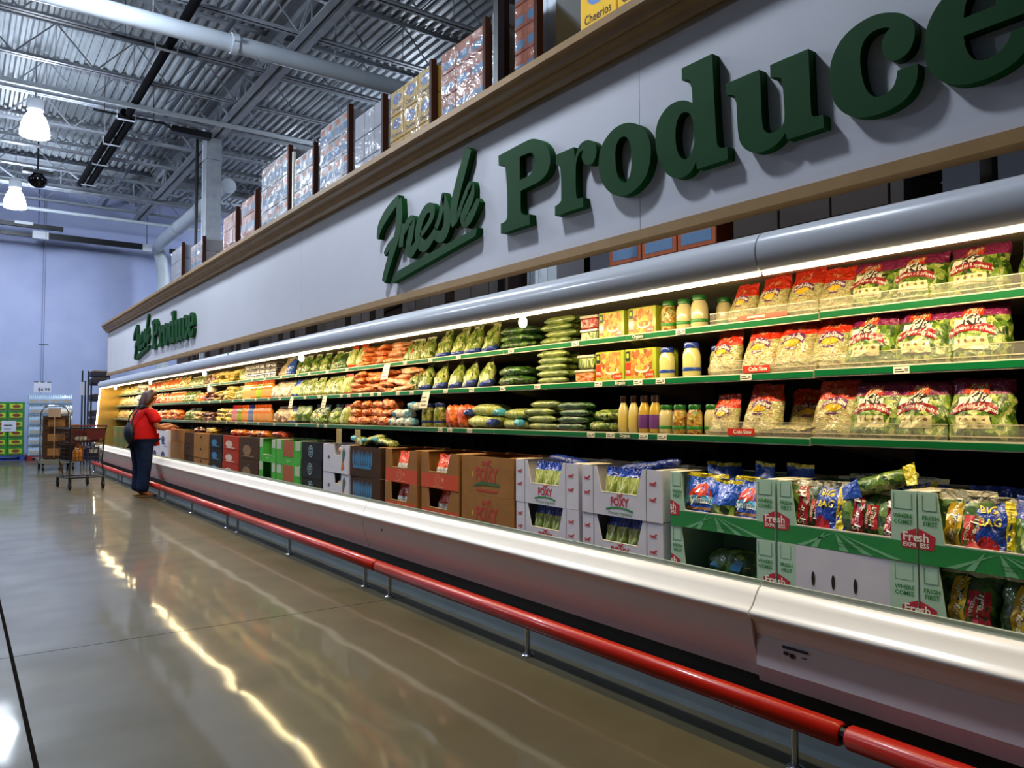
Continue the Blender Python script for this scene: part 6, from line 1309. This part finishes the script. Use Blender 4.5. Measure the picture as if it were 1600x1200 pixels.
# extend stack right one down to the table
# flatbed cart
t = thing('flatbed_cart', 'flatbed cart with tall bent tube handle and a small sign plate, loaded with cartons', 'flatbed cart', (0,0,0))
a = MB(); a.box((1.55,20.6,.16), (2.30,21.9,.24)); obj('platform', a, mat('platform_grey', '#6c6a5e', rough=.5), t)
a = MB(); a.path([(1.56,20.7,.24),(1.56,20.7,1.30),(1.60,20.7,1.42),(1.70,20.7,1.48),(1.98,20.7,1.48),(2.08,20.7,1.42),(2.12,20.7,1.30),(2.12,20.7,.24)], .022, 10); obj('handle', a, M_CHROME, t, smooth=True)
a = MB(); a.box((1.70,20.68,1.22),(1.95,20.69,1.42)); a.tube((1.83,20.69,.3),(1.83,20.69,1.22),.01,6); obj('sign_plate', a, mat('plate_brown', '#a08468', rough=.5), t)
for x in (1.62, 2.22):
    for y in (20.7, 21.8): a = MB(); a.tube((x-.02,y,.08),(x+.02,y,.08),.08,14); obj('wheel', a, M_BLACK, t)
cc = thing('brown_carton', 'x', 'carton'); a = MB(); a.bbox((-.27,0,0),(.27,.5,.33),.006); obj('carton_body', a, K_BRN, cc); a = MB(); a.plate([rect(-.2,.08,.15,.25)], PF); obj('label', a, K_KRAFT, cc)
put(cc, [(1.92, 20.95, .245+i*.335, PI/2, 'dark brown carton on the flatbed cart, %s' % ['bottom','middle','top'][i]) for i in range(3)], 'cartons on the flatbed cart')
o = lumpy('paper_roll_pack', .45, .4, .16, WHT_FILM, 7, .004); o.location = (2.0, 21.1, 1.255); tag(o, 'white plastic pack lying on top of the brown cartons on the flatbed', 'pack')

# shopping cart
t = thing('shopping_cart', 'wire shopping cart with brown plaque standing near the far end of the case', 'shopping cart', (1.78, 15.65, 0), math.radians(8))
CW = mat('cart_wire', '#3a3633', rough=.35, metal=.6); BRP = mat('brown_red_plastic', '#5c1a16', rough=.4)
wx, wy = .27, .46; a = MB()
def ringz(z, s_): return [(-wx*s_,-wy*s_+ (1-s_)*0,z),(wx*s_,-wy*s_,z),(wx*s_,wy*s_,z),(-wx*s_,wy*s_,z)]
for z in (.48,.55,.62,.69,.76,.83,.90,.97,1.04):
    s_ = .82+.18*(z-.48)/.56; R_ = ringz(z, s_)
    for i in range(4): a.tube(R_[i], R_[(i+1) % 4], .0042 if z < 1.03 else .010, 5)
for i in range(13):
    f_ = -1+2*i/12
    for sx in (-1, 1): a.tube((sx*wx*.82, f_*wy*.82, .48), (sx*wx, f_*wy, 1.04), .0045, 5)
for i in range(9):
    f_ = -1+2*i/8
    for sy in (-1, 1): a.tube((f_*wx*.82, sy*wy*.82, .48), (f_*wx, sy*wy, 1.04), .0045, 5)
    a.tube((f_*wx*.82, -wy*.82, .48), (f_*wx*.82, wy*.82, .48), .003, 5)
obj('wire_basket', a, CW, t)
a = MB()
for sx in (-1, 1):
    a.path([(sx*.28,-.50,1.08),(sx*.27,-.46,.95),(sx*.25,-.40,.50),(sx*.27,-.44,.20),(sx*.26,.42,.18)], .013, 8); a.tube((sx*.25,-.40,.48),(sx*.24,.36,.48),.010,6); a.tube((sx*.24,.36,.48),(sx*.22,.1,.19),.010,6)
a.tube((-.27,-.44,.20),(.27,-.44,.20),.011,6); a.tube((-.26,.42,.18),(.26,.42,.18),.011,6)
for i in range(7): a.tube((-.26+i*.087,-.44,.2),(-.26+i*.087,.42,.185),.004,5)
obj('frame', a, CW, t)
a = MB(); a.tube((-.29,-.52,1.09),(.29,-.52,1.09),.017,12); obj('handle', a, BRP, t, smooth=True)
a = MB(); a.box((-.02,-.485,.86),(.27,-.475,1.04)); obj('plaque', a, BRP, t)
a = MB(); a.box((-.25,-.40,.80),(.25,-.22,.815)); a.box((-.25,-.23,.815),(.25,-.215,1.02)); obj('child_seat', a, BRP, t)
for i, (x, y) in enumerate(((-.26,-.44),(.26,-.44),(-.24,.42),(.24,.42))):
    b = MB(); b.tube((x-.014,y,.062),(x+.014,y,.062),.062,16); w_ = obj('caster', b, M_BLACK, t); c = MB(); c.box((x-.02,y-.02,.09),(x+.02,y+.02,.19)); c.box((x-.024,y-.012,.05),(x-.017,y+.012,.12)); c.box((x+.017,y-.012,.05),(x+.024,y+.012,.12)); obj('fork', c, CW, w_)
cart = t
jg = thing('juice_jug', 'orange juice jug standing in the shopping cart', 'jug', (1.72, 15.35, .485)); a = MB(); a.lathe([(.07,0),(.085,.02),(.085,.16),(.05,.23),(.025,.26),(.025,.27)], n=20); obj('jug_body', a, mat('orange_juice', '#e0450c', rough=.25, coat=1), jg, smooth=True); a = MB(); a.lathe([(.03,.265),(.03,.30)], n=16); obj('cap', a, mat('orange_cap', '#e88a2a', rough=.3), jg); a = MB(); a.path([(.06,-.03,.16),(.085,-.05,.20),(.05,-.02,.245)], .012, 8); obj('handle', a, MATS['orange_juice'], jg, smooth=True)
bx_ = thing('grocery_box', 'blue and white printed box lying in the shopping cart', 'box', (1.94, 15.6, .487), .2); a = MB(); a.bbox((-.09,-.15,0),(.09,.15,.22),.004); obj('box_body', a, mat('navy_box', '#28305a', rough=.5), bx_); a = MB(); a.box((-.07,-.152,.12),(.07,-.15,.2)); obj('white_panel', a, WHT, bx_)
bx_ = thing('grocery_box', 'brown carton in the shopping cart behind the orange jug', 'box', (1.66, 15.85, .487), .1); a = MB(); a.bbox((-.13,-.17,0),(.13,.17,.30),.004); obj('box_body', a, K_BRN, bx_)
o = lumpy('bread_bag', .26, .12, .09, F_BEIGE, 3, .004); o.location = (1.78, 15.32, .818); tag(o, 'pale packaged loaf lying on the cart child seat', 'bread bag')

# ================================================================== the shopper
def skin(nm, verts, edges, rad, m, parent=None, sub=2, loc=(0,0,0)):
    me = bpy.data.meshes.new(nm); me.from_pydata(verts, edges, []); o = bpy.data.objects.new(nm, me); COL.objects.link(o)
    s_ = o.modifiers.new('s', 'SKIN'); s_.use_smooth_shade = True; s_.branch_smoothing = .6
    for i, r in enumerate(rad):
        v = me.skin_vertices[0].data[i]; v.radius = r if isinstance(r, tuple) else (r, r); v.use_root = (i == 0)
    u = o.modifiers.new('u', 'SUBSURF'); u.levels = u.render_levels = sub
    dg = bpy.context.evaluated_depsgraph_get(); me2 = bpy.data.meshes.new_from_object(o.evaluated_get(dg)); bpy.data.objects.remove(o)
    me2.materials.clear(); me2.materials.append(m); me2.name = nm
    for p in me2.polygons: p.use_smooth = True
    o2 = bpy.data.objects.new(nm, me2); COL.objects.link(o2)
    if parent: o2.parent = parent
    o2.location = loc; return o2
SKN = mat('skin_tone', '#b5764f', rough=.5); HAIR = mat('brown_hair', '#3c160c', rough=.45); SHIRT = painted('red_shirt', '#b01010', '#c41515', .75, 12); JEAN = painted('dark_jeans', '#101c33', '#172644', .8, 14); SANDAL = mat('tan_sandal', '#8a5a2a', rough=.6); NAVY = mat('navy_bag', '#0c1226', rough=.5)
# body: facing +X, right hand on -Y
V = [(0,0,.93),(.01,0,1.05),(.03,0,1.20),(.06,0,1.32),(.09,0,1.39),(.115,0,1.445),(.15,0,1.53),(.165,0,1.57),
     (.0,-.10,.86),(.02,-.10,.50),(-.01,-.10,.09),(.07,-.105,.035),(.15,-.11,.025),
     (.0,.10,.86),(.03,.10,.50),(.0,.10,.09),(.08,.105,.035),(.16,.11,.025),
     (.06,-.17,1.34),(.10,-.235,1.20),(.13,-.25,1.07),(.27,-.20,1.05),(.40,-.14,1.09),(.44,-.12,1.10),
     (.06,.17,1.34),(.11,.235,1.20),(.15,.24,1.08),(.30,.16,1.07),(.42,.08,1.11),(.46,.06,1.12),
     (.235,0,1.545)]
E_ = [(0,1),(1,2),(2,3),(3,4),(4,5),(5,6),(6,7),(0,8),(8,9),(9,10),(10,11),(11,12),(0,13),(13,14),(14,15),(15,16),(16,17),(3,18),(18,19),(19,20),(20,21),(21,22),(22,23),(3,24),(24,25),(25,26),(26,27),(27,28),(28,29),(6,30)]
Rr = [(.15,.13),.13,.13,.12,.07,.055,(.085,.095),(.075,.085), .095,.06,.042,.035,.028, .095,.06,.042,.035,.028, .06,.050,.045,.038,.028,.032, .06,.050,.045,.038,.028,.032, .018]
def hand(V, E_, Rr, root, s_):
    bx, by, bz = V[root]; d = Vector((.9, .25*s_, -.35)).normalized(); sd = Vector((-.25*s_, .9, 0)).normalized()
    for k_, (off, ln) in enumerate(((-.028,.062),(-.009,.07),(.010,.066),(.027,.052))):
        p0 = Vector((bx,by,bz)) + sd*off + d*.045; p1 = p0 + d*ln*.5; p2 = p1 + (d+Vector((0,0,-.9))).normalized()*ln*.5
        i = len(V); V += [tuple(p0), tuple(p1), tuple(p2)]; E_ += [(root, i), (i, i+1), (i+1, i+2)]; Rr += [.010, .009, .008]
    p0 = Vector((bx,by,bz)) + sd*(-s_*.03)*-1 + d*.01; p1 = p0 + (d + sd*s_*.6 + Vector((0,0,-.4))).normalized()*.045
    i = len(V); V += [tuple(p0), tuple(p1)]; E_ += [(root, i), (i, i+1)]; Rr += [.011, .009]
hand(V, E_, Rr, 23, 1); hand(V, E_, Rr, 29, -1)
person = skin('person', V, E_, Rr, SKN, sub=2)
# shirt: torso + sleeves
V2 = [(-.01,0,.80),(0,0,.93),(.01,0,1.08),(.03,0,1.21),(.05,0,1.32),(.075,0,1.385),(.06,-.16,1.34),(.095,-.235,1.22),(.115,-.25,1.13),(.06,.16,1.34),(.10,.235,1.22),(.12,.25,1.13)]
skin('red_shirt', V2, [(0,1),(1,2),(2,3),(3,4),(4,5),(4,6),(6,7),(7,8),(4,9),(9,10),(10,11)], [(.235,.25),(.225,.24),(.215,.225),(.205,.215),(.15,.17),(.08,.09),.10,.09,.09,.10,.09,.09], SHIRT, person, 2)
a = MB()     # loose front flap of the shirt hanging
a.add([(.13,-.14,.98),(.22,-.12,.98),(.24,-.10,.80),(.16,-.15,.78),(.13,.1,.98),(.22,.1,.98),(.24,.1,.80),(.16,.12,.78)], [(0,1,2,3),(4,7,6,5),(1,5,6,2),(0,3,7,4),(3,2,6,7),(0,4,5,1)]); obj('shirt_hem', a, SHIRT, person, smooth=True)
skin('dark_jeans', [(0,0,1.0),(.0,-.09,.80),(.01,-.10,.50),(-.005,-.10,.28),(-.02,-.10,.06),(.0,.09,.80),(.02,.10,.50),(.005,.10,.28),(-.01,.10,.06)], [(0,1),(1,2),(2,3),(3,4),(0,5),(5,6),(6,7),(7,8)], [(.20,.18),.150,.110,.095,.10,.150,.110,.095,.10], JEAN, person, 2)
a = MB(); hs = [(1.335,-.005,.018,.03),(1.36,.0,.045,.075),(1.41,.018,.065,.105),(1.46,.045,.082,.118),(1.51,.072,.098,.118),(1.56,.096,.108,.112),(1.60,.118,.105,.105),(1.635,.132,.085,.088),(1.66,.140,.052,.055),(1.668,.142,.012,.014)]
n_ = 20; vs_ = [(cx+rx*math.cos(2*PI*k/n_)*(1+.05*math.sin(5*k)), ry*math.sin(2*PI*k/n_)*(1+.05*math.sin(3*k+z*9)), z) for z, cx, rx, ry in hs for k in range(n_)]
a.add(vs_, [(i*n_+k, i*n_+(k+1) % n_, (i+1)*n_+(k+1) % n_, (i+1)*n_+k) for i in range(len(hs)-1) for k in range(n_)] + [tuple(range(n_)), tuple((len(hs)-1)*n_+k for k in range(n_))])
obj('brown_hair', a, HAIR, person, smooth=True, ang=80)
for s_ in (-1, 1):
    a = MB(); a.lathe([(.004,-.004),(.011,0),(.004,.004)], (.225, s_*.035, 1.56), 10); obj('eye', a, mat('eye_dark', '#2a1c16', rough=.2), person)
    a = MB(); a.lathe([(.008,-.02),(.02,-.008),(.022,.008),(.01,.022)], (.15, s_*.092, 1.545), 10); obj('ear', a, SKN, person, smooth=True)
a = MB(); a.path([(.238,-.022,1.50),(.243,0,1.498),(.238,.022,1.50)], .006, 6); obj('mouth', a, mat('lip_tone', '#8a3a30', rough=.4), person)
for s_, dx in ((-1, 0), (1, .01)):
    a = MB(); a.plate([chaikin([(-.07+dx,s_*.10-.035),(.05+dx,s_*.105-.042),(.17+dx,s_*.11-.04),(.20+dx,s_*.11),(.17+dx,s_*.11+.04),(.05+dx,s_*.105+.038),(-.07+dx,s_*.10+.035)], 2)], lambda p, q, d: (p, q, .0+d), .02); b_ = obj('sandal', a, SANDAL, person)
    a = MB(); a.path([(.09+dx,s_*.11-.045,.015),(.09+dx,s_*.11-.03,.06),(.09+dx,s_*.11,.073),(.09+dx,s_*.11+.03,.06),(.09+dx,s_*.11+.045,.015)], .009, 6); obj('strap', a, SANDAL, b_)
person.location = (2.36, 13.30, .012); person.rotation_euler = (0, 0, math.radians(14))
tag(person, 'woman in red short-sleeved shirt and dark jeans reaching toward the cartons in the case', 'person')
hb = thing('handbag', 'dark navy shoulder bag hanging behind the woman at her back', 'handbag', (2.165, 13.17, .86), math.radians(14))
a = MB(); a.path([(0,0,.0),(-.01,0,.10),(-.01,0,.22),(.01,0,.30)], [.04,.085,.08,.03], 14); o = obj('bag_body', a, NAVY, hb, smooth=True); o.scale = (.75, 1.4, 1)
a = MB(); a.path([(-.01,.06,.27),(.02,.05,.40),(.08,-.02,.52),(.15,-.06,.57),(.22,-.10,.545)], .011, 8); a.path([(-.01,-.08,.27),(.02,-.09,.40),(.08,-.12,.52),(.15,-.13,.56),(.22,-.13,.54)], .011, 8); obj('strap', a, NAVY, hb, smooth=True)

for m_ in bpy.data.materials:      # board, cloth and paper are matt
    if any(q in m_.name for q in ('board', 'shirt', 'jeans', 'paper', 'kraft', 'letter_green')): m_.node_tree.nodes['Principled BSDF'].inputs['Specular IOR Level'].default_value = .15
# final bookkeeping
for o in list(bpy.data.objects):
    if o.name.split('.')[0] == 'bag' and o.parent is None: o.name = 'produce_bag'
    if o.parent is not None and 'category' in o: del o['category']
